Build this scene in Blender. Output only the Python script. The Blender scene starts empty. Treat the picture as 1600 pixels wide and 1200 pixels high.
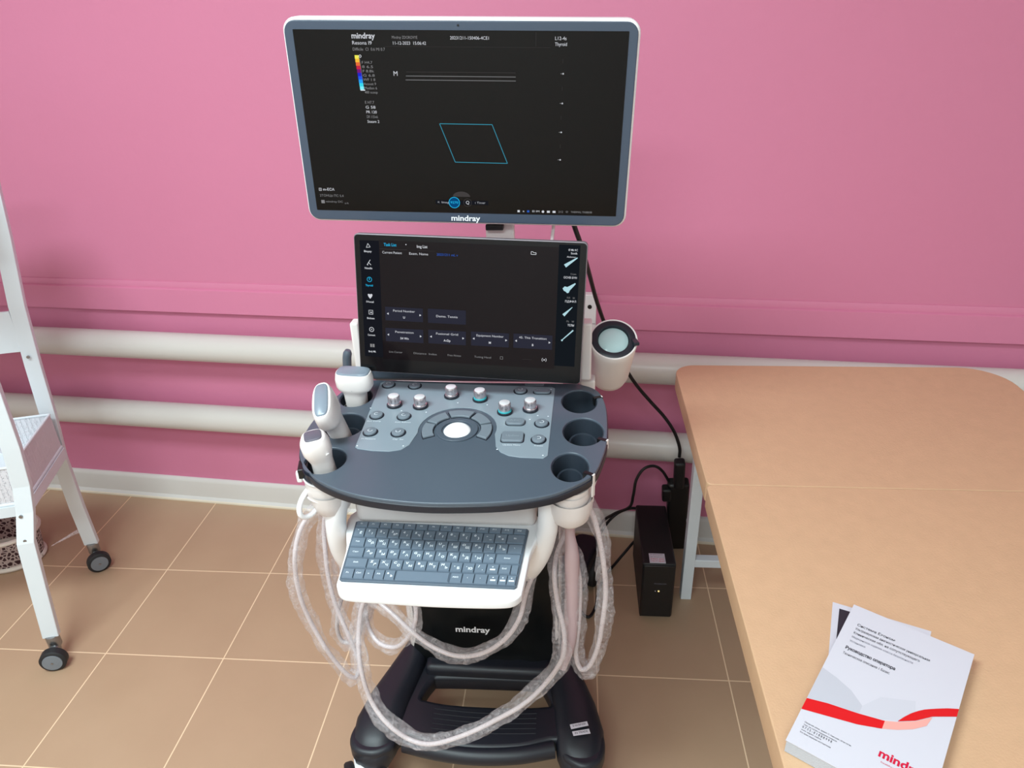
import bpy, bmesh, math, random
from mathutils import Vector, Matrix, Euler, noise
random.seed(7)
S = bpy.context.scene
C = S.collection
PI = math.pi

# ---------------------------------------------------------------- camera, world, light
cam_d = bpy.data.cameras.new('camera')
cam = bpy.data.objects.new('camera', cam_d); C.objects.link(cam)
right = Vector((0.996535856, 0.078335612, -0.027925232))
down = Vector((0.011021860, -0.457226136, -0.889282171))
fwd = Vector((-0.082430609, 0.885893781, -0.456505644))
R = Matrix((right, -down, -fwd)).transposed()
cam.matrix_world = Matrix.Translation((0.0, -1.918, 1.524)) @ R.to_4x4()
cam_d.sensor_width = 36.0
cam_d.lens = 36.0 * 1127.69 / 1600.0
cam_d.clip_start = 0.02
S.camera = cam
S.view_settings.view_transform = 'Standard'
S.view_settings.look = 'None'
S.view_settings.gamma = 1.0
S.view_settings.use_curve_mapping = False
S.view_settings.exposure = 0.0
w = bpy.data.worlds.new('world'); S.world = w; w.use_nodes = True
w.node_tree.nodes['Background'].inputs[0].default_value = (0.9, 0.95, 1.0, 1)
w.node_tree.nodes['Background'].inputs[1].default_value = 0.3

def area(name, loc, size, power, color, rot=(0, 0, 0)):
    d = bpy.data.lights.new(name, 'AREA'); d.shape = 'RECTANGLE'
    d.size, d.size_y = size; d.energy = power; d.color = color
    o = bpy.data.objects.new(name, d); C.objects.link(o); o.location = loc; o.rotation_euler = rot
    return o
area('ceiling_lamp_light', (-1.0, -1.80, 2.685), (1.15, 0.55), 66, (0.80, 0.975, 1.0))
area('ceiling_lamp_light', (-0.4, -3.2, 2.685), (1.15, 0.55), 50, (0.80, 0.975, 1.0))
area('window_daylight', (2.52, -2.6, 1.75), (1.4, 1.3), 12, (0.80, 0.97, 1.0), (0, math.radians(90), 0))

# ---------------------------------------------------------------- materials
def lin(c):
    return tuple(((v / 255) / 12.92 if v / 255 <= 0.04045 else (((v / 255) + 0.055) / 1.055) ** 2.4) for v in c)
def mat(name, rgb, rough=0.5, metal=0.0, emit=None, es=1.0, bump=0.0, bscale=200.0, var=0.0, vscale=6.0, coat=0.0, spec=0.5, sss=0):
    m = bpy.data.materials.new(name); m.use_nodes = True
    nt = m.node_tree; b = nt.nodes['Principled BSDF']
    col = lin(rgb) + (1,)
    b.inputs['Base Color'].default_value = col
    b.inputs['Roughness'].default_value = rough
    b.inputs['Metallic'].default_value = metal
    b.inputs['Specular IOR Level'].default_value = spec
    b.inputs['Coat Weight'].default_value = coat
    if emit:
        b.inputs['Emission Color'].default_value = lin(emit) + (1,); b.inputs['Emission Strength'].default_value = es
    tc = nt.nodes.new('ShaderNodeTexCoord')
    if bump:
        n = nt.nodes.new('ShaderNodeTexNoise'); n.inputs['Scale'].default_value = bscale; n.inputs['Detail'].default_value = 4
        bp = nt.nodes.new('ShaderNodeBump'); bp.inputs['Strength'].default_value = bump; bp.inputs['Distance'].default_value = 0.004
        nt.links.new(tc.outputs['Object'], n.inputs['Vector']); nt.links.new(n.outputs['Fac'], bp.inputs['Height']); nt.links.new(bp.outputs['Normal'], b.inputs['Normal'])
    if var:
        n = nt.nodes.new('ShaderNodeTexNoise'); n.inputs['Scale'].default_value = vscale; n.inputs['Detail'].default_value = 5
        mx = nt.nodes.new('ShaderNodeMix'); mx.data_type = 'RGBA'
        mx.inputs[6].default_value = tuple(v * (1 - var) for v in col[:3]) + (1,)
        mx.inputs[7].default_value = tuple(min(1, v * (1 + var)) for v in col[:3]) + (1,)
        nt.links.new(tc.outputs['Object'], n.inputs['Vector']); nt.links.new(n.outputs['Fac'], mx.inputs[0]); nt.links.new(mx.outputs[2], b.inputs['Base Color'])
    return m
def emat(name, rgb, s=1.0):
    m = bpy.data.materials.new(name); m.use_nodes = True
    nt = m.node_tree; nt.nodes.remove(nt.nodes['Principled BSDF'])
    e = nt.nodes.new('ShaderNodeEmission'); e.inputs[0].default_value = lin(rgb) + (1,); e.inputs[1].default_value = s
    nt.links.new(e.outputs[0], nt.nodes['Material Output'].inputs[0])
    return m

M = {}
M['wall'] = mat('pink wall paint', (211, 126, 158), 0.55, bump=0.12, bscale=60, var=0.03, vscale=1.6)
M['wallw'] = mat('off white wall paint', (232, 228, 226), 0.7, bump=0.1, bscale=60)
M['ceil'] = mat('ceiling white', (240, 240, 238), 0.8)
M['trim'] = mat('baseboard plastic', (216, 212, 208), 0.45, var=0.02)
M['caulk'] = mat('baseboard lip', (232, 220, 200), 0.5)
M['pipe'] = mat('white pipe enamel', (208, 203, 198), 0.32, var=0.02, vscale=3)
M['white'] = mat('white plastic', (238, 236, 238), 0.33, var=0.012, vscale=9)
M['white2'] = mat('warm white plastic', (226, 218, 216), 0.4, var=0.012, vscale=9)
M['slate'] = mat('slate plastic', (78, 88, 100), 0.34, bump=0.05, bscale=900, var=0.03, vscale=12)
M['bezel'] = mat('bezel plastic', (62, 73, 90), 0.42, bump=0.04, bscale=900)
M['plate'] = mat('control plate', (136, 148, 158), 0.34, bump=0.03, bscale=900)
M['rim'] = mat('dark rim', (25, 29, 40), 0.4)
M['button'] = mat('button rubber', (118, 128, 138), 0.38)
M['black'] = mat('black plastic', (16, 17, 19), 0.38, bump=0.05, bscale=400)
M['ups'] = mat('ups black', (20, 20, 22), 0.5, bump=0.05, bscale=500)
M['rubber'] = mat('black cable rubber', (16, 15, 17), 0.5)
M['cover'] = mat('black folded cover', (22, 25, 28), 0.36, bump=1.0, bscale=6)
M['navy'] = mat('navy base plastic', (27, 29, 38), 0.42, bump=0.06, bscale=900)
M['chrome'] = mat('knob metal', (215, 205, 208), 0.22, metal=0.9)
M['cup'] = mat('cup liner', (46, 53, 63), 0.4)
M['knobtop'] = mat('knob cap', (240, 236, 240), 0.35, metal=0.3)
M['teal'] = mat('teal ring light', (60, 170, 180), 0.4, emit=(60, 190, 200), es=0.06)
M['ball'] = mat('trackball white', (250, 250, 250), 0.25, emit=(255, 255, 255), es=0.18)
M['glassblk'] = mat('screen glass', (9, 8, 8), 0.14, emit=(24, 22, 21), es=0.1, spec=0.22)
M['touchblk'] = mat('touch glass', (7, 6, 7), 0.1, emit=(26, 14, 20), es=0.4, spec=0.18)
M['bezblk'] = mat('glass bezel', (9, 9, 11), 0.15, spec=0.3)
M['edge'] = mat('metal edge', (128, 120, 126), 0.4, metal=0.3)
M['key'] = mat('keycap', (112, 126, 142), 0.5)
M['keybase'] = mat('keyboard base', (84, 96, 110), 0.5)
M['lensb'] = mat('probe lens', (128, 139, 152), 0.3)
M['lensd'] = mat('dark probe lens', (96, 92, 104), 0.4)
M['probe'] = mat('probe body', (236, 228, 226), 0.35)
M['leather'] = mat('tan leatherette', (208, 169, 134), 0.5, bump=0.15, bscale=300, var=0.07, vscale=38)
M['metalw'] = mat('white powder coat', (222, 228, 234), 0.42, var=0.02)
M['steel'] = mat('steel', (150, 150, 152), 0.3, metal=0.9)
M['tyre'] = mat('tyre', (30, 30, 33), 0.6)
M['hub'] = mat('grey hub', (122, 128, 136), 0.5)
M['paper'] = mat('cover paper', (207, 206, 215), 0.38)
M['pgrey'] = mat('cover grey print', (190, 191, 200), 0.38)
M['pgrey2'] = mat('cover pale print', (200, 200, 209), 0.38)
M['pages'] = mat('page edges', (190, 192, 200), 0.7, bump=0.4, bscale=900)
M['red'] = mat('red print', (214, 24, 26), 0.4)
M['pinkp'] = mat('pink print', (240, 165, 155), 0.4)
M['crimson'] = mat('crimson print', (205, 20, 60), 0.4)
M['ink'] = mat('ink', (40, 38, 48), 0.6)
M['inkm'] = mat('soft ink', (110, 108, 122), 0.6)
M['sticker'] = mat('sticker', (226, 220, 230), 0.5)
M['gel'] = mat('gel pot lid', (178, 206, 208), 0.2, coat=0.4)
M['pattern'] = None
M['legend'] = mat('legend white', (232, 238, 245), 0.5)
M['inkl'] = mat('embossed grey', (150, 160, 170), 0.4)
M['logo_w'] = mat('logo white', (235, 235, 240), 0.4)
E_W = emat('lit white', (225, 228, 235), 0.85)
E_G = emat('lit grey', (150, 150, 152), 0.8)
E_D = emat('lit dim', (80, 76, 76), 0.7)
E_T = emat('lit teal', (60, 150, 175), 0.9)
E_C = emat('lit cyan', (40, 190, 240), 0.9)
E_B = emat('lit blue', (50, 100, 200), 0.8)
E_P = emat('lit probe icon', (185, 225, 235), 0.9)
E_BT = emat('lit tile', (46, 47, 60), 0.9)
E_BAR = emat('lit side bar', (27, 29, 36), 0.8)
E_BAR2 = emat('lit right bar', (24, 29, 35), 0.8)
E_DC = emat('lit dark cyan', (10, 70, 120), 1.0)

def floor_mat():
    m = bpy.data.materials.new('beige floor tile'); m.use_nodes = True
    nt = m.node_tree; N = nt.nodes; L = nt.links; b = N['Principled BSDF']
    g = N.new('ShaderNodeNewGeometry'); sp = N.new('ShaderNodeSeparateXYZ'); L.new(g.outputs['Position'], sp.inputs[0])
    def mth(op, a, bb=None, c=None):
        n = N.new('ShaderNodeMath'); n.operation = op
        for i, v in enumerate((a, bb, c)):
            if v is None: continue
            if isinstance(v, (int, float)): n.inputs[i].default_value = v
            else: L.new(v, n.inputs[i])
        return n.outputs[0]
    T = 0.33333; hw = 0.0016
    def linedist(src, off):
        f = mth('FRACT', mth('DIVIDE', mth('ADD', src, off), T))
        return mth('MULTIPLY', mth('MINIMUM', f, mth('SUBTRACT', 1.0, f)), T)
    dx = linedist(sp.outputs[0], 1.5935 + 20 * T)
    dy = linedist(sp.outputs[1], 0.5945 + 30 * T)
    gx = mth('LESS_THAN', dx, hw)
    gy = mth('MULTIPLY', mth('LESS_THAN', dy, hw), mth('LESS_THAN', sp.outputs[1], 0.03))
    gr = mth('MAXIMUM', gx, gy)
    n1 = N.new('ShaderNodeTexNoise'); n1.inputs['Scale'].default_value = 5; n1.inputs['Detail'].default_value = 6
    L.new(g.outputs['Position'], n1.inputs['Vector'])
    cr = N.new('ShaderNodeMix'); cr.data_type = 'RGBA'
    cr.inputs[6].default_value = lin((178, 146, 119)) + (1,); cr.inputs[7].default_value = lin((190, 158, 130)) + (1,)
    L.new(n1.outputs['Fac'], cr.inputs[0])
    mx = N.new('ShaderNodeMix'); mx.data_type = 'RGBA'; L.new(gr, mx.inputs[0]); L.new(cr.outputs[2], mx.inputs[6])
    mx.inputs[7].default_value = lin((238, 206, 172)) + (1,)
    L.new(mx.outputs[2], b.inputs['Base Color'])
    rr = mth('MULTIPLY_ADD', gr, 0.4, 0.38); L.new(rr, b.inputs['Roughness'])
    bp = N.new('ShaderNodeBump'); bp.inputs['Strength'].default_value = 0.3; bp.inputs['Distance'].default_value = 0.001; bp.invert = True
    L.new(gr, bp.inputs['Height']); L.new(bp.outputs['Normal'], b.inputs['Normal'])
    return m
M['floor'] = floor_mat()

def film_mat(name, alpha, tint, streak=60.0):
    m = bpy.data.materials.new(name); m.use_nodes = True
    nt = m.node_tree; N = nt.nodes; L = nt.links; b = N['Principled BSDF']
    b.inputs['Base Color'].default_value = lin(tint) + (1,); b.inputs['Roughness'].default_value = 0.25
    tc = N.new('ShaderNodeTexCoord')
    n = N.new('ShaderNodeTexNoise'); n.inputs['Scale'].default_value = streak; n.inputs['Detail'].default_value = 6; n.inputs['Roughness'].default_value = 0.75; n.inputs['Distortion'].default_value = 1.5
    L.new(tc.outputs['Object'], n.inputs['Vector'])
    r = N.new('ShaderNodeMapRange'); r.inputs[1].default_value = 0.40; r.inputs[2].default_value = 0.72; r.inputs[3].default_value = alpha * 0.45; r.inputs[4].default_value = alpha * 2.6
    L.new(n.outputs['Fac'], r.inputs[0])
    L.new(r.outputs[0], b.inputs['Alpha'])
    bp = N.new('ShaderNodeBump'); bp.inputs['Strength'].default_value = 0.9; bp.inputs['Distance'].default_value = 0.003
    L.new(n.outputs['Fac'], bp.inputs['Height']); L.new(bp.outputs['Normal'], b.inputs['Normal'])
    return m
M['film'] = film_mat('wrinkled clear sleeve', 0.17, (238, 230, 234), 75.0)
M['filmt'] = film_mat('thin clear film', 0.35, (240, 225, 228), 30)
M['cable'] = mat('probe cable', (214, 200, 202), 0.35, coat=0.3)
M['pinkcable'] = mat('pinkish cable sheath', (200, 174, 178), 0.4)
M['cable_grey'] = mat('grey probe cable', (206, 198, 200), 0.35, coat=0.3)

def mesh_mat(name, size, base, hole_dark, smooth=False):
    """perforated sheet: real transparency through the holes"""
    m = bpy.data.materials.new(name); m.use_nodes = True
    nt = m.node_tree; N = nt.nodes; L = nt.links; b = N['Principled BSDF']
    b.inputs['Base Color'].default_value = lin(base) + (1,); b.inputs['Roughness'].default_value = 0.45
    tc = N.new('ShaderNodeTexCoord'); v = N.new('ShaderNodeTexVoronoi'); v.inputs['Scale'].default_value = size
    v.feature = 'DISTANCE_TO_EDGE' if smooth else 'F1'
    if not smooth: v.inputs['Randomness'].default_value = 0.4
    L.new(tc.outputs['Object'], v.inputs['Vector'])
    c = N.new('ShaderNodeMath'); c.operation = 'LESS_THAN' if smooth else 'GREATER_THAN'
    c.inputs[1].default_value = 0.2 if smooth else 0.3
    L.new(v.outputs['Distance'], c.inputs[0]); L.new(c.outputs[0], b.inputs['Alpha'])
    return m
M['mesh'] = mesh_mat('perforated steel mesh', 260.0, (222, 220, 226), None)
def lattice_mat():
    m = bpy.data.materials.new('lattice patterned plastic'); m.use_nodes = True
    nt = m.node_tree; N = nt.nodes; L = nt.links; b = N['Principled BSDF']; b.inputs['Roughness'].default_value = .45
    tc = N.new('ShaderNodeTexCoord'); v = N.new('ShaderNodeTexVoronoi'); v.inputs['Scale'].default_value = 75; v.feature = 'DISTANCE_TO_EDGE'
    L.new(tc.outputs['Object'], v.inputs['Vector']); c = N.new('ShaderNodeMath'); c.operation = 'GREATER_THAN'; c.inputs[1].default_value = .13
    L.new(v.outputs['Distance'], c.inputs[0]); mx = N.new('ShaderNodeMix'); mx.data_type = 'RGBA'; L.new(c.outputs[0], mx.inputs[0])
    mx.inputs[6].default_value = lin((224, 206, 202)) + (1,); mx.inputs[7].default_value = lin((84, 52, 58)) + (1,); L.new(mx.outputs[2], b.inputs['Base Color'])
    return m
M['lattice'] = lattice_mat()

# ---------------------------------------------------------------- helpers
def tag(o, label=None, cat=None, group=None, kind=None):
    if label: o['label'] = label
    if cat: o['category'] = cat
    if group: o['group'] = group
    if kind: o['kind'] = kind
    return o
def empty(name, loc, label, cat, group=None):
    o = bpy.data.objects.new(name, None); C.objects.link(o); o.location = loc; o.empty_display_size = 0.05
    return tag(o, label, cat, group)
def world_loc(o):
    v = Vector((0, 0, 0))
    while o is not None:
        v = v + Vector(o.location); o = o.parent
    return v
FLAT = {}
def obj(name, bm, m, parent=None, smooth=40, bevel=0, label=None):
    """links a bmesh in WORLD coordinates as one mesh object under parent (all parents are unrotated)"""
    if bevel:
        sharp = [e for e in bm.edges if len(e.link_faces) == 2 and e.calc_face_angle(0) > math.radians(35)]
        rb = bmesh.ops.bevel(bm, geom=sharp, offset=bevel, segments=3, affect='EDGES', profile=0.5, clamp_overlap=True)
        nf = set(rb['faces']); flat = [i for i, f in enumerate(bm.faces) if f not in nf]
    else: flat = []
    me = bpy.data.meshes.new(name); bm.to_mesh(me); bm.free()
    if flat: FLAT[me.name] = flat
    return mobj(name, me, m, parent, smooth, label)
def mobj(name, me, m, parent=None, smooth=40, label=None):
    ms = m if isinstance(m, (list, tuple)) else [m]
    if not me.materials:
        for k in ms: me.materials.append(k)
    o = bpy.data.objects.new(name, me); C.objects.link(o)
    # origin at the geometry's middle bottom
    if len(me.vertices):
        xs = [v.co.x for v in me.vertices]; ys = [v.co.y for v in me.vertices]; zs = [v.co.z for v in me.vertices]
        c = Vector(((min(xs) + max(xs)) / 2, (min(ys) + max(ys)) / 2, min(zs)))
        me.transform(Matrix.Translation(-c))
    else: c = Vector()
    o.location = c
    if parent is not None:
        o.parent = parent; o.location = c - world_loc(parent)
    if smooth:
        me.polygons.foreach_set('use_smooth', [True] * len(me.polygons))
        me.set_sharp_from_angle(angle=math.radians(smooth))
        for i in FLAT.get(me.name, ()): me.polygons[i].use_smooth = False
    else: me.polygons.foreach_set('use_smooth', [False] * len(me.polygons))
    if label: o['label'] = label
    return o
def box(bm, c, s, rot=None, mi=0):
    r = bmesh.ops.create_cube(bm, size=1.0)
    mt = Matrix.Translation(c) @ (rot.to_4x4() if rot is not None else Matrix.Identity(4)) @ Matrix.Diagonal((s[0], s[1], s[2], 1))
    bmesh.ops.transform(bm, matrix=mt, verts=r['verts'])
    for v in r['verts']:
        for f in v.link_faces: f.material_index = mi
    return r['verts']
def B(c, s, rot=None):
    bm = bmesh.new(); box(bm, c, s, rot); return bm
def bez(pts, n):
    """Catmull-Rom through points"""
    P = [Vector(p) for p in pts]; out = []
    for i in range(len(P) - 1):
        a = P[i - 1] if i else P[0] * 2 - P[1]; b, c = P[i], P[i + 1]
        d = P[i + 2] if i + 2 < len(P) else P[-1] * 2 - P[-2]
        for k in range(n):
            t = k / n
            out.append(0.5 * ((2 * b) + (c - a) * t + (2 * a - 5 * b + 4 * c - d) * t * t + (3 * b - a - 3 * c + d) * t ** 3))
    out.append(P[-1]); return out
def tube(bm, pts, r, seg=12, wr=0.0, wf=30.0, caps=True, seed=0, flat=1.0):
    """swept tube; r a number or a function of t; wr = wrinkle amount"""
    n = len(pts); rings = []
    t0 = (pts[1] - pts[0]).normalized()
    up = Vector((0, 0, 1)) if abs(t0.z) < 0.9 else Vector((0, 1, 0))
    nx = t0.cross(up).normalized()
    for i, p in enumerate(pts):
        t = (pts[min(i + 1, n - 1)] - pts[max(i - 1, 0)]).normalized()
        nx = (nx - t * nx.dot(t)).normalized(); ny = t.cross(nx)
        rr = r(i / (n - 1)) if callable(r) else r
        ring = []
        for k in range(seg):
            a = 2 * PI * k / seg; q = rr
            dirv = nx * math.cos(a) + ny * math.sin(a) * flat
            if wr:
                q *= 1 + wr * noise.noise((p * wf) + dirv * 1.3 + Vector((seed, 0, 0))) + wr * 0.5 * noise.noise(p * wf * 3 + dirv * 2.5)
            ring.append(bm.verts.new(p + dirv * q))
        rings.append(ring)
    for a, b in zip(rings, rings[1:]):
        for k in range(seg):
            bm.faces.new((a[k], a[(k + 1) % seg], b[(k + 1) % seg], b[k]))
    if caps:
        bm.faces.new(rings[0][::-1]); bm.faces.new(rings[-1])
def T(pts, r, seg=12, n=6, **k):
    bm = bmesh.new(); tube(bm, bez(pts, n) if n else [Vector(p) for p in pts], r, seg, **k); bmesh.ops.recalc_face_normals(bm, faces=bm.faces); return bm
def lathe(bm, prof, c, axis=(0, 0, 1), seg=32, sx=1.0, sy=1.0, capb=False, capt=False, mi=0):
    """profile (r, h) about an axis through c"""
    q = Vector((0, 0, 1)).rotation_difference(Vector(axis).normalized()).to_matrix(); c = Vector(c); rings = []
    for r, h in prof:
        rings.append([bm.verts.new(c + q @ Vector((r * sx * math.cos(2 * PI * k / seg), r * sy * math.sin(2 * PI * k / seg), h))) for k in range(seg)])
    fs = []
    for a, b in zip(rings, rings[1:]):
        for k in range(seg): fs.append(bm.faces.new((a[k], a[(k + 1) % seg], b[(k + 1) % seg], b[k])))
    if capb: fs.append(bm.faces.new(rings[0][::-1]))
    if capt: fs.append(bm.faces.new(rings[-1]))
    for f in fs: f.material_index = mi
def cyl(c, r, h, axis=(0, 0, 1), seg=32, bev=0.0, sx=1, sy=1):
    bm = bmesh.new()
    if bev: pr = [(r - bev, 0), (r - bev * .3, bev * .3), (r, bev), (r, h - bev), (r - bev * .3, h - bev * .3), (r - bev, h)]
    else: pr = [(r, 0), (r, h)]
    lathe(bm, pr, c, axis, seg, sx, sy, True, True); return bm
def extr(loops, z0, z1, bevel=0.0, mt=None, res=3):
    """a flat outline (first loop) with holes (other loops) given thickness z0..z1 and a rounded edge; returns a mesh"""
    cu = bpy.data.curves.new('outline', 'CURVE'); cu.dimensions = '2D'; cu.fill_mode = 'BOTH'
    for lp in loops:
        s = cu.splines.new('POLY'); s.points.add(len(lp) - 1); s.use_cyclic_u = True
        for p, q in zip(s.points, lp): p.co = (q[0], q[1], 0, 1)
    cu.extrude = max((z1 - z0) / 2 - bevel, 0.00001); cu.bevel_depth = bevel; cu.bevel_resolution = res; cu.offset = -bevel
    o = bpy.data.objects.new('outline', cu); C.objects.link(o)
    me = bpy.data.meshes.new_from_object(o.evaluated_get(bpy.context.evaluated_depsgraph_get()))
    bpy.data.objects.remove(o); bpy.data.curves.remove(cu)
    me.transform(Matrix.Translation((0, 0, (z0 + z1) / 2)))
    FLAT[me.name] = [p.index for p in me.polygons if abs(p.normal.z) > 0.9995]
    if mt is not None: me.transform(mt)
    me.materials.clear()
    return me
def rrect(x0, y0, x1, y1, r, n=6):
    out = []
    for cx, cy, a0 in ((x1 - r, y1 - r, 0), (x0 + r, y1 - r, 90), (x0 + r, y0 + r, 180), (x1 - r, y0 + r, 270)):
        for k in range(n + 1):
            a = math.radians(a0 + 90 * k / n); out.append((cx + r * math.cos(a), cy + r * math.sin(a)))
    return out
def ell(cx, cy, rx, ry, n=40):
    return [(cx + rx * math.cos(2 * PI * k / n), cy + ry * math.sin(2 * PI * k / n)) for k in range(n)]
def smooth_loop(pts, n=6):
    P = [Vector((p[0], p[1], 0)) for p in pts]; m = len(P); out = []
    for i in range(m):
        a, b, c, d = P[i - 1], P[i], P[(i + 1) % m], P[(i + 2) % m]
        for k in range(n):
            t = k / n; v = 0.5 * ((2 * b) + (c - a) * t + (2 * a - 5 * b + 4 * c - d) * t * t + (3 * b - a - 3 * c + d) * t ** 3)
            out.append((v.x, v.y))
    return out
def text_mesh(s, size, bold=0.0, depth=0.0, align='LEFT', space=1.0):
    cu = bpy.data.curves.new('lettering', 'FONT'); cu.body = s; cu.size = size; cu.offset = bold * size; cu.extrude = depth
    cu.align_x = align; cu.align_y = 'CENTER'; cu.resolution_u = 3; cu.space_character = space
    o = bpy.data.objects.new('lettering', cu); C.objects.link(o)
    me = bpy.data.meshes.new_from_object(o.evaluated_get(bpy.context.evaluated_depsgraph_get()))
    bpy.data.objects.remove(o); bpy.data.curves.remove(cu); me.materials.clear()
    return me
class Graphics:
    """collects flat lettering and marks in the local x/y of a surface, several materials, one mesh"""
    def __init__(s): s.bm = bmesh.new(); s.mats = []
    def mi(s, m):
        if m not in s.mats: s.mats.append(m)
        return s.mats.index(m)
    def addmesh(s, me, mt, m):
        n0 = len(s.bm.faces); v0 = len(s.bm.verts)
        me.transform(mt); s.bm.from_mesh(me); s.bm.faces.ensure_lookup_table()
        i = s.mi(m)
        for f in s.bm.faces[n0:]: f.material_index = i
        bpy.data.meshes.remove(me)
    def text(s, t, x, y, size, m, width=None, bold=0.0, align='LEFT', z=0.0, rot=0.0):
        me = text_mesh(t, size, bold, 0, align)
        if not len(me.vertices): return
        if width:
            xs = [v.co.x for v in me.vertices]; k = width / max(max(xs) - min(xs), 1e-6)
            me.transform(Matrix.Diagonal((k, 1, 1, 1)))
        s.addmesh(me, Matrix.Translation((x, y, z)) @ Matrix.Rotation(rot, 4, 'Z'), m)
    def poly(s, pts, m, z=0.0):
        vs = [s.bm.verts.new((p[0], p[1], z)) for p in pts]; f = s.bm.faces.new(vs); f.material_index = s.mi(m)
        f.normal_update()
        if f.normal.z < 0: f.normal_flip()
    def rect(s, x0, y0, x1, y1, m, z=0.0): s.poly([(x0, y0), (x1, y0), (x1, y1), (x0, y1)], m, z)
    def line(s, a, b, w, m, z=0.0):
        a, b = Vector(a), Vector(b); d = (b - a).normalized(); n = Vector((-d.y, d.x)) * w / 2
        s.poly([a + n, a - n, b - n, b + n], m, z)
    def ring(s, cx, cy, r, w, m, z=0.0, n=20, a0=0, a1=360):
        for k in range(n):
            a, b = math.radians(a0 + (a1 - a0) * k / n), math.radians(a0 + (a1 - a0) * (k + 1) / n)
            s.poly([(cx + q * math.cos(t), cy + q * math.sin(t)) for q, t in ((r, a), (r, b), (r - w, b), (r - w, a))], m, z)
    def disc(s, cx, cy, r, m, z=0.0): s.poly(ell(cx, cy, r, r, 16), m, z)
    def build(s, name, mt, parent):
        bmesh.ops.transform(s.bm, matrix=mt, verts=s.bm.verts)
        me = bpy.data.meshes.new(name); s.bm.to_mesh(me); s.bm.free()
        return mobj(name, me, s.mats, parent, smooth=0)

# ---------------------------------------------------------------- room
TH = 0.08666
wdir = Vector((math.cos(TH), -math.sin(TH), 0)); wn = Vector((math.sin(TH), math.cos(TH), 0))
wrot = Matrix.Rotation(-TH, 3, 'Z')
def WP(s, d, z): return wdir * s - wn * d + Vector((0, 0, z))    # s along the wall, d into the room
def struct(name, bm, m, **k): return tag(obj(name, bm, m, **k), kind='structure')
struct('floor', B((0, -1.9, -0.05), (6.6, 5.6, 0.1)), M['floor'], smooth=0)
struct('wall_back', B(WP(0, -0.06, 1.38), (6.4, 0.12, 2.76), wrot), M['wall'], smooth=0)
struct('wall_left', B((-2.96, -2.0, 1.38), (0.12, 5.2, 2.76)), M['wallw'], smooth=0)
bm = bmesh.new()
for c, s in (((2.66, -1.5, 0.5), (0.12, 5.2, 1.0)), ((2.66, -1.5, 2.58), (0.12, 5.2, 0.36)), ((2.66, -0.8, 1.7), (0.12, 1.9, 1.4)), ((2.66, -3.8, 1.7), (0.12, 0.9, 1.4))): box(bm, c, s)
struct('wall_right', bm, M['wallw'], smooth=0)
struct('wall_front', B((-0.1, -4.35, 1.38), (5.7, 0.12, 2.76)), M['wallw'], smooth=0)
struct('ceiling', B((0, -1.9, 2.79), (6.6, 5.6, 0.1)), M['ceil'], smooth=0)
bm = bmesh.new()
for y in (-3.35, -2.55, -1.75): box(bm, (2.64, y, 1.7), (0.06, 0.06, 1.4))
for z in (1.02, 2.38): box(bm, (2.64, -2.55, z), (0.06, 1.66, 0.06))
struct('window_1', bm, M['white'], bevel=0.004)
# skirting with rounded top and a paler lip at the floor
def wallprism(prof, s0, s1):
    bm = bmesh.new(); a = [bm.verts.new(WP(s0, d, z)) for d, z in prof]; b = [bm.verts.new(WP(s1, d, z)) for d, z in prof]
    n = len(prof)
    for k in range(n): bm.faces.new((a[k], a[(k + 1) % n], b[(k + 1) % n], b[k]))
    bm.faces.new(a[::-1]); bm.faces.new(b); bmesh.ops.recalc_face_normals(bm, faces=bm.faces); return bm
struct('baseboard_back', wallprism([(0.0, 0.0), (0.022, 0.0), (0.022, 0.008), (0.013, 0.016), (0.012, 0.075), (0.009, 0.086), (0.004, 0.090), (0.0, 0.090)], -2.85, 2.5), M['trim'])
struct('trim_1', wallprism([(0.0, 0.0002), (0.026, 0.0002), (0.026, 0.006), (0.0225, 0.0085), (0.0225, 0.0002)], -2.85, 2.5), M['caulk'])
struct('trim_2', wallprism([(0.0, 0.728), (0.018, 0.728), (0.018, 0.731), (0.014, 0.800), (0.010, 0.803), (0.0, 0.803)], -2.85, 2.5), M['wall'])
struct('trim_3', wallprism([(0.0, 0.803), (0.006, 0.803), (0.006, 0.812), (0.003, 0.822), (0.0, 0.822)], -2.85, 2.5), M['wall'])
# ceiling luminaires that give the room its light
lamp = None
for i, (x, y) in enumerate(((-1.0, -1.80), (-0.4, -3.2))):
    t = empty('ceiling_lamp', (x, y, 2.71), ('flush ceiling lamp panel above the ultrasound machine', 'flush ceiling lamp panel near the far end of the room')[i], 'lamp', 'ceiling lamps')
    bm = bmesh.new()
    for sx, sy, wx, wy in ((0, .3, 1.24, .03), (0, -.3, 1.24, .03), (.605, 0, .03, .57), (-.605, 0, .03, .57)): box(bm, (x + sx, y + sy, 2.71), (wx, wy, 0.06))
    obj('housing', bm, M['white'], t)

# ---------------------------------------------------------------- heating pipes along the wall
for nm, lb, zc, s1 in (('heating_pipe', 'thick white heating pipe along the pink wall, upper of the two', 0.633, 2.45), ('heating_pipe', 'thick white heating pipe along the pink wall, lower of the two', 0.381, 2.45)):
    bm = bmesh.new(); tube(bm, [WP(s, 0.066, zc) for s in [-2.8 + k * (s1 + 2.8) / 12 for k in range(13)]], 0.0435, 32)
    bmesh.ops.recalc_face_normals(bm, faces=bm.faces)
    p = obj(nm, bm, M['pipe'], None); tag(p, lb, 'pipe', 'heating pipes along the back wall')
    for s in (-2.5, -0.35, 1.9):
        bm = bmesh.new(); tube(bm, [WP(s, 0.001, zc - 0.05), WP(s, 0.04, zc - 0.05), WP(s, 0.075, zc - 0.046)], 0.006, 8); obj('bracket', bm, M['pipe'], p)

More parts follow.
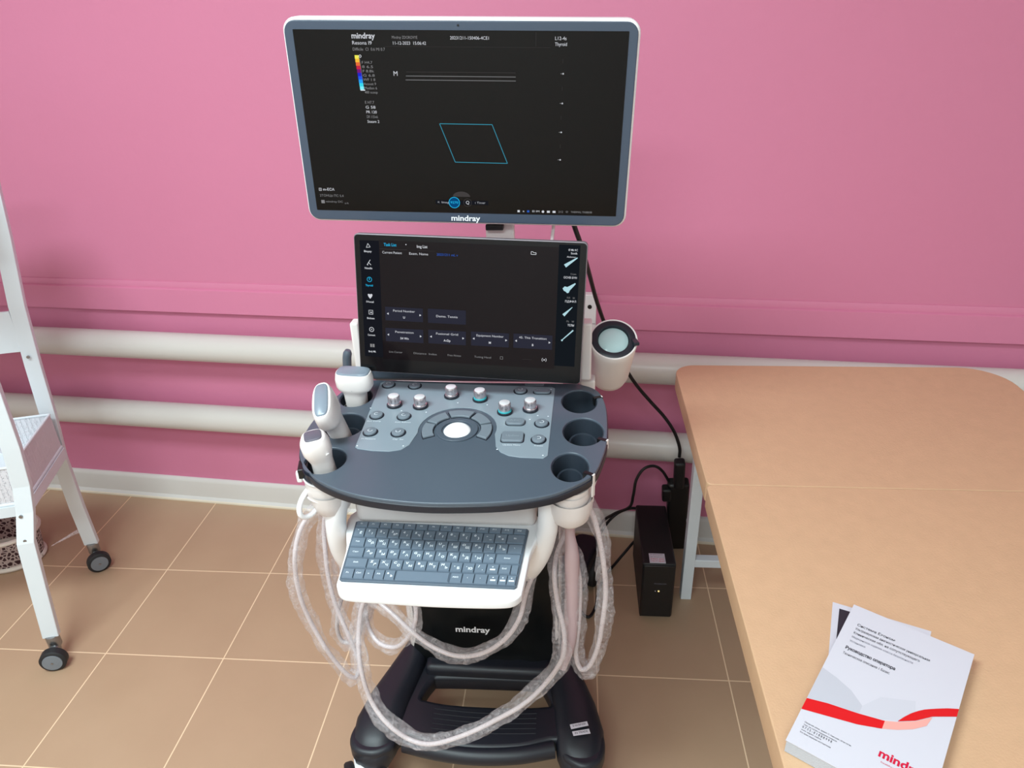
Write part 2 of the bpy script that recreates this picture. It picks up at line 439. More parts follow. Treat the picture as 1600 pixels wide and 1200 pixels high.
# wall socket behind the machine
t = empty('wall_socket', WP(0.046, 0.0, 0.72), 'narrow white wall socket box just right of the touch screen', 'socket')
obj('socket_box', B(WP(0.050, 0.014, 0.775), (0.036, 0.026, 0.11), wrot), M['white'], t, bevel=0.003)
bm = bmesh.new(); lathe(bm, [(0.006, 0), (0.006, 0.002)], WP(0.050, 0.0265, 0.795), -wn, 16, capb=True, capt=True); obj('socket_hole', bm, M['black'], t)
obj('seam', B(WP(0.050, 0.0275, 0.745), (0.034, 0.001, 0.0012), wrot), M['edge'], t)

# ---------------------------------------------------------------- ultrasound machine
mach = empty('ultrasound_machine', (-0.19, -0.6, 0.0), 'large wheeled ultrasound machine with two screens, slate console and white keyboard tray', 'medical machine')
def frame(c, e):   # local x right, y up, z towards viewer
    return Matrix.Translation(c) @ Euler(e, 'XYZ').to_matrix().to_4x4() @ Matrix.Rotation(PI / 2, 4, 'X')
# --- monitor
MF = frame((-.185, -.679, 1.358), (.05, .032, .007))
mon = mobj('monitor', extr([rrect(-.2765, -.1587, .2765, .1587, .018)], -0.010, 0.0, 0.0015, MF), M['bezel'], mach, label='wide slate-framed monitor')
mobj('back_shell', extr([rrect(-.2805, -.1630, .2805, .1630, .021)], -0.042, -0.004, 0.006, MF), M['white'], mon)
mobj('screen', extr([rrect(-.2622, -.1415, .2622, .1456, .001)], -0.002, 0.0006, 0.0, MF), M['glassblk'], mon)
G = Graphics(); g = G
z = 0.0009
g.text('mindray', -.1695, .1368, .0115, E_W, .0372, .02)
g.text('Resona I9', -.1696, .1268, .0075, E_W, .031)
g.text('Difficile  CI  0.6 MI 0.7', -.1696, .1177, .0062, E_G, .0515)
cols = [(240, 235, 90), (245, 190, 60), (230, 110, 60), (200, 40, 70), (120, 30, 120), (40, 40, 200), (40, 90, 240), (40, 160, 245), (60, 220, 240), (130, 240, 250)]
for i, c_ in enumerate(cols):
    y1 = .1092 - .0515 * i / 10; y0 = .1092 - .0515 * (i + 1) / 10
    g.rect(-.1672 + .0004 * i, y0, -.1606 + .0004 * i, y1, emat('colour scale %s' % 'abcdefghij'[i], c_, 1.0))
g.rect(-.163, .0565, -.1555, .0585, E_W); g.ring(-.1585, .1078, .0022, .0009, E_W, n=12)
g.line((-.1597, .1092), (-.1575, .0575), .0005, E_G)
for i, s in enumerate(('F H4.7', '8 6.5', 'F 8.8k', 'G 6.8', 'WF 1 8', 'Acoust 9', 'Median 6', '480 scoop')):
    g.text(s, -.1572 + .0001 * i, .0985 - i * .00634, .0055, E_G, .017 + .0006 * i)
for i, s in enumerate(('E H7.7', 'G 58', 'PR 120', 'DR 115/wk', 'Steam 2')):
    g.text(s, -.1580 + .0003 * i, .0386 - i * .00745, .0062, E_W if i in (1, 2, 4) else E_G, .0150 + .0012 * i)
g.text('Mindray ZDOROVYE', -.1055, .1350, .0058, E_G, .0402)
g.text('11-12-2023  15:06:42', -.1053, .1268, .0066, E_W, .0522)
g.text('20231211-150406-4CE1', -.0139, .1347, .0066, E_W, .0606)
g.text('L12-4s', .149, .135, .0070, E_W, .0175); g.text('Thyroid', .1493, .1268, .0072, E_W, .0186)
g.rect(.1198, .1240, .1202, .1437, E_D); g.rect(-.119, .1220, .1420, .1223, E_D)
g.text('M', -.1075, .0825, .0100, E_W)
g.rect(-.0864, .0852, .0885, .0858, E_D); g.rect(-.0870, .0790, .0887, .0798, E_G); g.rect(-.0880, .0731, .0889, .0739, E_G)
q = [(-.0364, .0071), (.0503, .0068), (.0753, -.0551), (-.0129, -.0544)]
for i in range(4): g.line(q[i], q[(i + 1) % 4], .0011, E_T, 0.0001)
for x, y, s in ((.1620, .0849, '→'), (.1622, .0408, '◂'), (.1620, -.0037, '⊢'), (.1618, -.0478, '+')):
    g.disc(x + .0016, y, .0012, E_W); g.rect(x - .0025, y - .0004, x + .002, y + .0004, E_G)
for y in (.103, .063, .019, -.026): g.rect(.1625, y - .003, .1629, y + .003, E_D)
g.ring(-.2515, -.1050, .0034, .0008, E_W, n=4, a0=45, a1=405); g.rect(-.2525, -.107, -.2505, -.103, E_G)
g.text('m-ЕСА', -.2468, -.1050, .0062, E_W, .0200, .01); g.text('2ТОНЦа ПС 5,4', -.2538, -.1158, .0056, E_G, .0420)
g.rect(-.2525, -.1293, -.2465, -.1237, E_G); g.text('mindray DC', -.2445, -.1262, .0048, E_G, .0300); g.text('a-lt', -.2110, -.1285, .0045, E_G, .0068)
for k in range(12):
    a, b = math.radians(15 * k), math.radians(15 * (k + 1))
    g.poly([(-.0043, -.113), (-.0043 + .015 * math.cos(a), -.113 + .009 * math.sin(a)), (-.0043 + .015 * math.cos(b), -.113 + .009 * math.sin(b))], E_D)
g.rect(-.0500, -.1265, .0420, -.1195, E_BAR)
g.text('↖ Image', -.0470, -.1233, .0052, E_W, .0225)
g.disc(-.0172, -.1233, .0098, E_DC, 0.0002); g.ring(-.0172, -.1233, .0098, .0011, E_C, 0.0004); g.text('9270', -.0172, -.1233, .0058, E_C, .0135, .01, 'CENTER', 0.0004)
g.ring(.0060, -.1230, .0072, .0007, E_D, 0.0003); g.text('Q', .0060, -.1230, .0080, E_W, .0058, 0, 'CENTER', 0.0004)
g.text('‹ Timer', .0185, -.1230, .0054, E_W, .0180)
x = .0925
for s, wd, mm in (('■', .004, E_W), ('a', .003, E_W), ('■', .004, E_B), ('EI IM', .012, E_W), ('●', .004, E_W), ('□', .005, E_W), ('▣', .005, E_W), ('212', .008, E_G), ('©', .004, E_G), ('THERMAL TK888/08', .036, E_G)):
    if s in '■●□▣': g.rect(x, -.1378, x + wd, -.1342, mm) if s != '●' else g.disc(x + .002, -.136, .0022, mm)
    else: g.text(s, x, -.1358, .0046, mm, wd)
    x += wd + .0048
G.build('display_image', MF @ Matrix.Translation((0, 0, z)), mon)
G = Graphics(); G.text('mindray', .0013, -.1512, .0138, M['logo_w'], .0510, .025, 'CENTER'); G.build('logo', MF @ Matrix.Translation((0, 0, .0006)), mon)
obj('camera_eye', cyl(MF @ Vector((-.0007, .1525, .0000)), .0016, .0008, MF.to_3x3() @ Vector((0, 0, 1)), 16), M['black'], mon)
# --- monitor support
bm = bmesh.new(); box(bm, (-.133, -.622, 1.10), (.052, .022, .22)); sup = obj('monitor_arm', bm, M['white2'], mach, bevel=.004)
obj('arm_joint', B((-.141, -.635, 1.184), (.032, .03, .010)), M['black'], sup, bevel=.002)
obj('mount_plate', B((-.15, -.635, 1.28), (.12, .030, .12)), M['white2'], sup, bevel=.006)
obj('cable', T([(-.034, -.64, 1.23), (-.035, -.64, 1.19), (-.039, -.645, 1.15), (-.046, -.66, 1.05)], .0032, 10), M['cable'], mach)
# --- touch screen
TF = frame((-.18, -.756, 1.069), (-.145, .029, -.057))
ts = mobj('touch_screen', extr([rrect(-.2003, -.1239, .2003, .1239, .0075)], -0.014, 0.0, 0.0015, TF), M['edge'], mach, label='black tilted touch screen with menu tiles')
mobj('glass', extr([rrect(-.1988, -.1226, .1988, .1222, .0065)], -0.0005, 0.0008, 0.0, TF), M['bezblk'], ts)
mobj('back_cover', extr([rrect(-.17, -.10, .17, .10, .02)], -0.040, -0.014, 0.008, TF), M['white2'], ts)
g = Graphics()
g.rect(-.156, -.098, .153, .114, M['touchblk'])
g.rect(-.1895, -.0950, -.1555, .1126, E_BAR, .0001); g.rect(.1530, -.0915, .1880, .1185, E_BAR2, .0001)
zz = .0003
for i, (y, ty, s) in enumerate(((.1036, .0940, 'Biopsy'), (.0747, .0649, 'Needle'), (.0454, .0348, 'Thyroid'), (.0156, .0056, 'iVocal'), (-.0131, -.0241, 'Biobase'), (-.0445, -.0549, 'Comment'), (-.0742, -.0855, 'Body Mk'))):
    m_ = E_C if i == 2 else E_W; x = -.1750
    if i == 0: [g.line(a, b, .0008, m_, zz) for a, b in (((x - .003, y - .003), (x, y + .004)), ((x, y + .004), (x + .004, y - .002)), ((x + .004, y - .002), (x - .003, y - .003)))]
    elif i == 1: [g.line(a, b, .0010, m_, zz) for a, b in (((x - .003, y - .004), (x + .003, y + .005)), ((x + .0, y - .000), (x + .004, y - .004)), ((x - .003, y - .004), (x - .001, y - .004)))]
    elif i == 2: [g.ring(x, y, .0045, .0009, m_, zz), g.rect(x - .0006, y - .001, x + .0006, y + .003, m_, zz)]
    elif i == 3: [g.poly([(x - .0045, y + .003), (x - .002, y + .0045), (x, y + .003), (x + .002, y + .0045), (x + .0045, y + .003), (x + .003, y - .001), (x, y - .0045), (x - .003, y - .001)], m_, zz)]
    elif i == 4: [g.ring(x, y, .0056, .0011, m_, zz, 4, 45, 405), g.rect(x - .0012, y - .0012, x + .002, y + .0008, m_, zz)]
    elif i == 5: [g.ring(x, y, .0044, .0010, m_, zz), g.disc(x, y, .001, m_, zz)]
    else: [g.rect(x - .004, y - .003, x - .0005, y + .003, E_G, zz), g.rect(x + .0005, y - .003, x + .004, y + .003, E_G, zz)]
    g.text(s, x - .0008, ty, .0048, m_, .0135, .015, 'CENTER', zz)
g.text('Task List', -.1469, .1066, .0072, E_C, .0222, .01, z=zz); g.disc(-.1078, .1082, .0010, E_W, zz); g.rect(-.1542, .0990, -.1065, .0995, E_D, zz)
g.text('Img List', -.0893, .1056, .0066, E_W, .0185, .015, z=zz); g.rect(-.0880, .0990, -.0570, .0993, E_D, zz)
g.text('Current Patient', -.1502, .0934, .0058, E_W, .0345, z=zz); g.text('Exam. Name', -.1030, .0932, .0058, E_W, .0330, z=zz); g.text('20231211 mL v', -.0547, .0935, .0058, E_B, .0365, z=zz)
def tilebtn(x0, y1, x1, y0, a, b, arrows=True):
    g.rect(x0, y0, x1, y1, E_BT, .0002); cx = (x0 + x1) / 2
    if b: g.text(a, cx, y1 - .0065, .0055, E_W, min(.0042 * len(a) * .72, .048), .0, 'CENTER', zz); g.text(b, cx, y0 + .0065, .0055, E_W, None, .02, 'CENTER', zz)
    else: g.text(a, cx, (y0 + y1) / 2, .0058, E_W, .038, .0, 'CENTER', zz)
    if arrows:
        g.poly([(x0 + .0028, (y0 + y1) / 2), (x0 + .0062, (y0 + y1) / 2 + .002), (x0 + .0062, (y0 + y1) / 2 - .002)], E_W, zz)
        g.poly([(x1 - .0028, (y0 + y1) / 2), (x1 - .0062, (y0 + y1) / 2 + .002), (x1 - .0062, (y0 + y1) / 2 - .002)], E_W, zz)
tilebtn(-.1489, -.0017, -.0809, -.0262, 'Period Number', 'U'); tilebtn(-.0718, -.0013, -.0043, -.0266, 'Demo. Tennis', None, False)
tilebtn(-.1495, -.0400, -.0809, -.0645, 'Penetration', '54 Wn'); tilebtn(-.0717, -.0390, -.0043, -.0640, 'Fusional Grid', 'A-Dp')
tilebtn(.0050, -.0381, .0720, -.0634, 'Equipment Number', 'M'); tilebtn(.0799, -.0376, .1478, -.0632, '45. This Transition', 'B')
for x, s, wd in ((-.1447, 'Live Cursor', .0245), (-.0997, 'Distance  Index', .0425), (-.0376, 'Free Notes', .0240), (.0108, 'Tuning Hand', .0300)): g.text(s, x, -.0840, .0050, E_G, wd, z=zz)
g.ring(.0595, -.0832, .0036, .0008, E_G, zz, 4, 45, 405); g.disc(.1348, -.0822, .0013, E_W, zz)
g.ring(.1348, -.0822, .0042, .0008, E_W, zz, 8, -50, 50); g.ring(.1348, -.0822, .0042, .0008, E_W, zz, 8, 130, 230)
g.rect(.0965, -.0834, .1130, -.0830, E_D, zz)
for a, b in (((.1066, .1005), (.1150, .1005)), ((.1066, .1005), (.1066, .1050)), ((.1066, .1050), (.1095, .1050)), ((.1095, .1050), (.1110, .1035)), ((.1110, .1035), (.1150, .1035)), ((.1150, .1035), (.1150, .1005))): g.line(a, b, .0008, E_W, zz)
g.text('Ø Mk KC', .1685, .1103, .0046, E_W, .0155, .01, z=zz); g.text('Sonik', .1728, .1048, .0046, E_W, .0110, .015, z=zz); g.text('Abdomen', .1664, .0988, .0040, E_W, .0150, .0, z=zz)
def wedge(a, b, wa, wb):
    a, b = Vector(a), Vector(b); d = (b - a).normalized(); n = Vector((-d.y, d.x)); g.poly([a + n * wa, a - n * wa, b - n * wb, b + n * wb], E_P, zz)
wedge((.1640, .0835), (.1842, .0980), .0030, .0008)
g.text('S Lam', .1740, .0703, .0042, E_G, .0090, z=zz); g.text('ОСНВ SМН', .1625, .0641, .0050, E_W, .0220, .01, z=zz)
g.poly([(.1617, .0455), (.1650, .0492), (.1695, .0482), (.1822, .0555), (.1835, .0540), (.1738, .0425), (.1722, .0385), (.1695, .0378), (.1668, .0405), (.1640, .0415)], E_P, zz)
g.text('ПЛ', .1695, .0297, .0040, E_G, .0050, z=zz); g.text('ЗК', .1790, .0297, .0040, E_G, .0040, z=zz); g.text('ПДФФЛ', .1665, .0235, .0050, E_W, .0185, .01, z=zz)
wedge((.1650, -.0008), (.1796, .0140), .0026, .0004)
g.text('ПL', .1705, -.0112, .0040, E_G, .0045, z=zz); g.text('М', .1798, -.0112, .0040, E_G, .0030, z=zz); g.text('ТСЛЫ', .1728, -.0178, .0050, E_W, .0110, .02, z=zz)
wedge((.1640, -.0450), (.1830, -.0262), .0007, .0012); g.disc(.1645, -.0450, .0016, E_P, zz)
g.build('display_image', TF @ Matrix.Translation((0, 0, .0010)), ts)
# --- console
outer = smooth_loop([(-.375, -.700), (-.20, -.706), (-.01, -.706), (.022, -.712), (.048, -.735), (.060, -.785), (.061, -.85), (.058, -.91), (.050, -.955), (.036, -1.002), (.012, -1.030),
    (-.030, -1.060), (-.090, -1.078), (-.150, -1.085), (-.210, -1.087), (-.270, -1.081), (-.320, -1.069), (-.365, -1.048), (-.400, -1.020), (-.432, -.975), (-.447, -.925), (-.450, -.870), (-.442, -.80), (-.425, -.735), (-.405, -.708)], 5)
H = [(.014, -.775, .032, .043), (.020, -.880, .034, .045), (-.001, -.986, .029, .040), (-.396, -.771, .030, .036), (-.389, -.872, .036, .042), (-.388, -.982, .033, .038)]
con = mobj('console', extr([outer] + [ell(*h) for h in H], .8945, .902, 0.002), M['slate'], mach, label='slate console top')
mobj('rim', extr([[((x + .193) * 1.006 - .193, (y + .90) * 1.006 - .90) for x, y in outer]] + [ell(h[0], h[1], h[2] + .002, h[3] + .002) for h in H], .8835, .8965, 0.002), M['rim'], con)
def shrink(lp, k, c=(-.193, -.90)): return [((x - c[0]) * k + c[0], (y - c[1]) * k + c[1]) for x, y in lp]
mobj('lower_shell', extr([[(x, max(y, -1.005 + .10 * max(0, .15 - abs(abs(x + .193) - .0)))) for x, y in shrink(outer, .965)]] + [ell(h[0], h[1], h[2] + .0035, h[3] + .0035) for h in H], .850, .880, 0.002), M['white2'], con)
for i, h in enumerate(H):
    rx, ry = h[2], h[3]; bm = bmesh.new(); k = ry / rx
    lathe(bm, [(rx + .0018, .899), (rx - .0012, .899), (rx - .002, .885), (rx * .94, .868), (rx * .90, .862), (rx * .76, .862), (rx * .74, .878), (rx * .71, .8795), (rx * .62, .8795), (rx * .60, .877), (rx * .56, .830), (.004, .826)] if i in (1, 2, 4) else [(rx + .0018, .899), (rx - .0012, .899), (rx - .002, .885), (rx * .9, .842), (rx * .86, .838), (rx * .66, .838), (rx * .62, .842), (rx * .56, .842), (rx * .54, .812), (.004, .808)], (h[0], h[1], 0), (0, 0, 1), 40, 1, k, mi=0)
    lathe(bm, [(.004, .800), (rx * .62, .803), (rx * .66, .832), (rx * .95, .840), (rx + .0035, .850), (rx + .0035, .870)], (h[0], h[1], 0), (0, 0, 1), 40, 1, k, mi=1)
    obj('probe_cup', bm, [M['cup'], M['white2']], con)
# open slots on the outer side of the cups, with white lips
for x, y, a, hh in ((.0515, -.905, -.45, .018), (.0275, -1.004, -.55, .040), (.0475, -.760, .35, .014)):
    rt = Matrix.Rotation(a, 3, 'Z')
    sl = obj('cable_slot', B((x, y, .8955), (.017, .0075, .0145), rt), M['black'], con)
    obj('slot_lip', B(Vector((x, y, .903 - hh / 2)) + rt @ Vector((.0075, .0005, 0)), (.003, .0075, hh), rt), M['white2'], sl, bevel=.001)
obj('cable_slot', B((-.4235, -.988, .888), (.016, .030, .018), Matrix.Rotation(.25, 3, 'Z')), M['black'], con, bevel=.002)
obj('slot_lip', B((-.4280, -.999, .882), (.009, .010, .020), Matrix.Rotation(.25, 3, 'Z')), M['white'], con, bevel=.003)
# control plate
plate = [(-.364, -.714), (-.358, -.7085), (-.20, -.716), (-.036, -.724), (-.0305, -.729), (-.0365, -.958), (-.043, -.9655), (-.080, -.9640), (-.098, -.9600), (-.112, -.950), (-.121, -.934), (-.1235, -.915)]
for k in range(0, 21):
    a = math.radians(-12 + 204 * k / 20); plate.append((-.1915 + .0665 * math.cos(a), -.880 + .0735 * math.sin(a)))
plate += [(-.2600, -.915), (-.263, -.934), (-.274, -.949), (-.292, -.9540), (-.320, -.9530), (-.345, -.9480), (-.3505, -.943)]
cp = mobj('control_panel', extr([plate], .9015, .9032, 0.0006), M['plate'], con)
ring = mobj('trackball_bezel', extr([ell(-.1915, -.884, .0355, .0375), ell(-.1915, -.884, .0262, .0275)], .9015, .9050, .001), M['slate'], con)
bm = bmesh.new(); bmesh.ops.create_uvsphere(bm, u_segments=40, v_segments=24, radius=.0252, matrix=Matrix.Translation((-.1915, -.884, .8945)) @ Matrix.Diagonal((1, 1.06, .7, 1))); obj('trackball', bm, M['ball'], con)
def arcbtn(a0, a1, r0=.0405, r1=.0590):
    n = 10; o_ = [(-.1915 + r1 * math.cos(math.radians(a0 + (a1 - a0) * k / n)), -.884 + 1.07 * r1 * math.sin(math.radians(a0 + (a1 - a0) * k / n))) for k in range(n + 1)]
    i_ = [(-.1915 + r0 * math.cos(math.radians(a1 - (a1 - a0) * k / n)), -.884 + 1.07 * r0 * math.sin(math.radians(a1 - (a1 - a0) * k / n))) for k in range(n + 1)]
    return o_ + i_
for a0, a1 in ((-28, 18), (22, 62), (66, 114), (118, 158), (162, 208)):
    mobj('well', extr([arcbtn(a0 - .8, a1 + .8, .0393, .0602)], .9012, .9026, 0), M['rim'], con)
    mobj('arc_button', extr([arcbtn(a0 + .8, a1 - .8)], .9018, .9062, .0012), M['button'], con)
btns = [(-.346, -.724), (-.295, -.727), (-.340, -.841), (-.291, -.843), (-.337, -.897), (-.289, -.898), (-.094, -.742), (-.050, -.860), (-.053, -.912)]
for i, (x, y) in enumerate(btns):
    bb = obj('round_button', cyl((x, y, .9030), .0108, .0045, bev=.0012, sx=1, sy=1.08), M['button'], con)
    obj('button_ring', cyl((x, y, .9026), .0131, .0014, sy=1.08), M['rim'], bb)
    gg = Graphics(); gg.ring(x, y, .0042, .0009, M['legend'], 0, 8, 30 * i, 30 * i + 250); gg.build('icon', Matrix.Translation((0, 0, .9078)), bb)
for x, y, wx, wy in ((-.054, -.745, .017, .0095), (-.095, -.857, .0175, .0115), (-.096, -.907, .0195, .0160)):
    r_ = .009 if wy < .012 else .006
    bb = mobj('pill_button', extr([rrect(x - wx + .0015, y - wy + .0015, x + wx - .0015, y + wy - .0015, r_ - .001)], .9028, .9078, .0013), M['button'], con)
    mobj('button_ring', extr([rrect(x - wx, y - wy, x + wx, y + wy, r_)], .9026, .9036, 0), M['rim'], bb)
    gg = Graphics(); gg.text({0: 'Menu', 1: 'ABC', 2: 'Update'}[(-.054, -.095, -.096).index(x)], x, y, .0065 if wy < .014 else .008, M['inkl'], wx * 1.1, 0, 'CENTER'); gg.build('icon', Matrix.Translation((0, 0, .9081)), bb)
knobs = [(-.317, -.803, 0), (-.269, -.806, 0), (-.219, -.766, 0), (-.165, -.777, 1), (-.116, -.823, 1), (-.072, -.812, 0)]
for x, y, teal in knobs:
    kb = obj('knob', cyl((x, y, .9065), .0104, .0165, bev=.001), M['chrome'], con, label='chrome knob with teal ring' if teal else 'chrome knob')
    bm = bmesh.new()
    for k in range(28):
        a = 2 * PI * k / 28; box(bm, (x + .0104 * math.cos(a), y + .0104 * math.sin(a), .9165), (.0011, .0009, .010), Matrix.Rotation(a, 3, 'Z'))
    obj('grip', bm, M['chrome'], kb)
    obj('knob_cap', cyl((x, y, .9228), .0094, .0016, bev=.0006), M['knobtop'], kb)
    obj('knob_base', cyl((x, y, .9028), .0138, .0042, bev=.001), M['rim'], kb)
    obj('light_ring', cyl((x, y, .9068), .0118, .0022), M['teal'] if teal else M['chrome'], kb)
gg = Graphics()
for x, y in [(-.358, -.814), (-.348, -.940), (-.272, -.938), (-.038, -.734), (-.040, -.834), (-.118, -.943), (-.044, -.958), (-.071, -.846), (-.300, -.822), (-.255, -.826), (-.204, -.790), (-.150, -.796), (-.101, -.842), (-.058, -.832)]: gg.disc(x, y, .0014, M['legend'])
for x, y, s, wd in ((-.340, -.860, 'Exit Comp', .024), (-.289, -.862, 'Auto Refocus', .028), (-.335, -.918, 'M Measure', .024), (-.285, -.918, 'Clip  Set', .018), (-.096, -.929, 'Update Menu', .028), (-.052, -.930, 'Freeze', .014)): gg.text(s, x, y, .0052, M['legend'], wd, 0, 'CENTER')
gg.build('panel_lettering', Matrix.Translation((0, 0, .9035)), con)
mobj('usb_slot', extr([rrect(-.088, -.7165, -.052, -.7105, .0028), rrect(-.0865, -.7155, -.0535, -.7115, .002)], .9015, .9035, 0), M['plate'], con)
# central white underside block, bowls, cable rings, handles
bm = bmesh.new(); box(bm, (-.205, -.845, .825), (.300, .27, .100)); obj('underside_housing', bm, M['white2'], con, bevel=.012)
bm = bmesh.new(); box(bm, (-.190, -.672, .925), (.40, .050, .060)); obj('rear_riser', bm, M['slate'], con, bevel=.012)
def ringhook(name, c, R_, r, nrm, sc=1.0):
    bm = bmesh.new(); q = Vector((0, 0, 1)).rotation_difference(Vector(nrm).normalized()).to_matrix(); pts = []
    for k in range(25):
        a = 2 * PI * k / 24; pts.append(Vector(c) + q @ Vector((R_ * math.cos(a), R_ * sc * math.sin(a), 0)))
    tube(bm, pts, r, 10, caps=False); bmesh.ops.recalc_face_normals(bm, faces=bm.faces); return obj(name, bm, M['white'], con)
ringhook('cable_hook', (-.414, -1.003, .838), .019, .0045, (.85, -.5, .15), 1.5)
ringhook('cable_hook', (.026, -.955, .835), .017, .004, (.9, .3, .1), 1.4)
bm = bmesh.new()
lathe(bm, [(.004, .800), (.020, .803), (.031, .815), (.036, .835), (.037, .856)], (-.001, -.990, 0), (0, 0, 1), 32, 1, 1.15)
obj('cup_bowl', bm, M['white2'], con)
bm = bmesh.new(); lathe(bm, [(.004, .806), (.018, .809), (.028, .820), (.032, .838), (.034, .856)], (-.385, -.988, 0), (0, 0, 1), 32, 1, 1.15)
obj('cup_bowl', bm, M['white2'], con)
hL = [(-.366, -.995, .875), (-.372, -1.0, .836), (-.381, -1.0, .795), (-.386, -.99, .740), (-.383, -.97, .686), (-.374, -.93, .635), (-.350, -.86, .600), (-.300, -.76, .600)]
hR = [(-.036, -.995, .875), (-.034, -1.0, .836), (-.036, -1.0, .793), (-.045, -.99, .743), (-.061, -.97, .690), (-.078, -.93, .640), (-.098, -.86, .605), (-.130, -.76, .600)]
obj('handle', T(hL, .0170, 20, 8), M['white'], mach); obj('handle', T(hR, .0165, 20, 8), M['white'], mach)
# --- keyboard tray and keyboard
tray = smooth_loop([(-.363, -.945), (-.3525, -1.05), (-.3470, -1.110), (-.3445, -1.126), (-.336, -1.1390), (-.320, -1.1450), (-.27, -1.1475), (-.20, -1.1500), (-.13, -1.1495), (-.095, -1.1475), (-.080, -1.1435), (-.0705, -1.134), (-.0675, -1.120), (-.0620, -1.05), (-.0560, -.945), (-.20, -.940)], 6)
trayo = mobj('keyboard_tray', extr([tray], .762, .777, .003), M['white'], mach)
kbd = mobj('keyboard', extr([[(-.3545, -.9815), (-.3505, -.9790), (-.069, -.9875), (-.0665, -.9915), (-.0770, -1.1200), (-.0800, -1.1235), (-.3390, -1.1195), (-.3425, -1.1165)]], .777, .7812, .0012), M['keybase'], trayo)
def kp(u, v):   # u 0..1 left-right, v 0..1 back-front -> x, y on the keyboard
    a = Vector((-.3520, -.9815)); b = Vector((-.0695, -.9900)); c = Vector((-.3400, -1.1170)); d = Vector((-.0790, -1.1205))
    return (a * (1 - u) + b * u) * (1 - v) + (c * (1 - u) + d * u) * v
rows = [(.00, .115, [1] * 14, ['⎋', 'F1', 'F2', 'F3', 'F4', 'F5', 'F6', 'F7', 'F8', 'F9', 'F10', 'F11', 'F12', 'Del']),
    (.120, .295, [.95] + [1] * 12 + [1.45], ['`Ё', '1!', '2"', '3№', '4;', '5%', '6:', '7?', '8*', '9(', '0)', '-_', '=+', 'Bk']),
    (.300, .475, [1.2] + [1] * 12 + [1.2], ['Tab', 'QЙ', 'WЦ', 'EУ', 'RК', 'TЕ', 'YН', 'UГ', 'IШ', 'OЩ', 'PЗ', '[Х', ']Ъ', '\\']),
    (.480, .655, [1.35] + [1] * 11 + [2.05], ['Caps', 'AФ', 'SЫ', 'DВ', 'FА', 'GП', 'HР', 'JО', 'KЛ', 'LД', ';Ж', "'Э", 'Enter']),
    (.660, .830, [1.9] + [1] * 10 + [1.0, 1.0, .6], ['Shift', 'ZЯ', 'XЧ', 'CС', 'VМ', 'BИ', 'NТ', 'MЬ', ',Б', '.Ю', '/.', '▲', 'End', '']),
    (.835, 1.0, [1, .9, .8, .9, .9, 4.6, 1, 1.0, 1.1, .9, .7, .75], ['Fn', 'Ctrl', 'x', 'Alt', 'ab', '', 'AltG', '‹', '›', '▢▢', '▣▣', '◫◫'])]
for v0, v1, ws, lg in rows:
    tot = sum(ws); u = 0
    for wd, s in zip(ws, lg):
        u0, u1 = u / tot + .002, (u + wd) / tot - .002; u += wd
        e_ = .012
        q = [kp(u0, v0 + e_), kp(u1, v0 + e_), kp(u1, v1 - e_), kp(u0, v1 - e_)]
        bm = bmesh.new(); lo = [bm.verts.new((p.x, p.y, .7810)) for p in q]; cc = sum(q, Vector((0, 0))) / 4
        hi = [bm.verts.new((p.x + (cc.x - p.x) * .06, p.y + (cc.y - p.y) * .06, .7836)) for p in q]
        bm.faces.new(hi)
        for k in range(4): bm.faces.new((lo[k], lo[(k + 1) % 4], hi[(k + 1) % 4], hi[k]))
        bmesh.ops.recalc_face_normals(bm, faces=bm.faces)
        o = obj('key', bm, M['key'], kbd, smooth=0)
        if len(s) == 2 and ord(s[1]) > 32 and s[0] not in 'FBx▢▣◫' or s in ('FА', 'BИ'):
            rows_l = ((s[0], -.0028, .0028), (s[1], .0030, -.0030))
            for ch, dx, dy in rows_l:
                KL = globals().setdefault('KL', Graphics()); KL.text(ch, cc.x + dx, cc.y + dy, .0066, M['legend'], None, .05, 'CENTER')
        elif s and s[0] in '▢▣◫▲':
            KL.rect(cc.x - .004, cc.y - .0045, cc.x + .004, cc.y - .001, M['legend']); KL.disc(cc.x, cc.y + .003, .0011, M['legend'])
        elif s:
            KL = globals().setdefault('KL', Graphics()); KL.text(s, cc.x - .001, cc.y + .0005, .0046, M['legend'], None, .02, 'CENTER')
KL.build('key_lettering', Matrix.Translation((0, 0, .7839)), kbd)
# --- column, cover, base
body = obj('column', B((-.2035, -.505, .475), (.365, .345, .70)), M['white2'], mach, bevel=.02)
neck = obj('column_neck', B((-.200, -.74, .71), (.24, .22, .12)), M['white2'], mach, bevel=.02)
bm = bmesh.new()
NX, NZ = 36, 40; vs = []
for j in range(NZ + 1):
    row = []
    for i in range(NX + 1):
        u = i / NX; v = j / NZ; x = -.3745 + .350 * u; zc = .130 + .60 * v
        edge = min(u, 1 - u) * 6; bulge = .022 * min(1, edge) ** .5
        y = -.672 - bulge - .010 * noise.noise(Vector((x * 9 + 3 * v, v * 5, 1.7))) - .004 * noise.noise(Vector((x * 30, zc * 16, 5.0))) - .012 * max(0, 1 - v * 7)
        row.append(bm.verts.new((x, y, zc)))
    vs.append(row)
for j in range(NZ):
    for i in range(NX): bm.faces.new((vs[j][i], vs[j][i + 1], vs[j + 1][i + 1], vs[j + 1][i]))
bmesh.ops.solidify(bm, geom=bm.faces[:], thickness=.004); bmesh.ops.recalc_face_normals(bm, faces=bm.faces)
cov = obj('column_cover', bm, M['cover'], mach, smooth=60, label='black glossy folded cover')
gg = Graphics(); gg.text('mindray', -.2215, .2650, .0240, M['logo_w'], .0800, .025, 'CENTER')
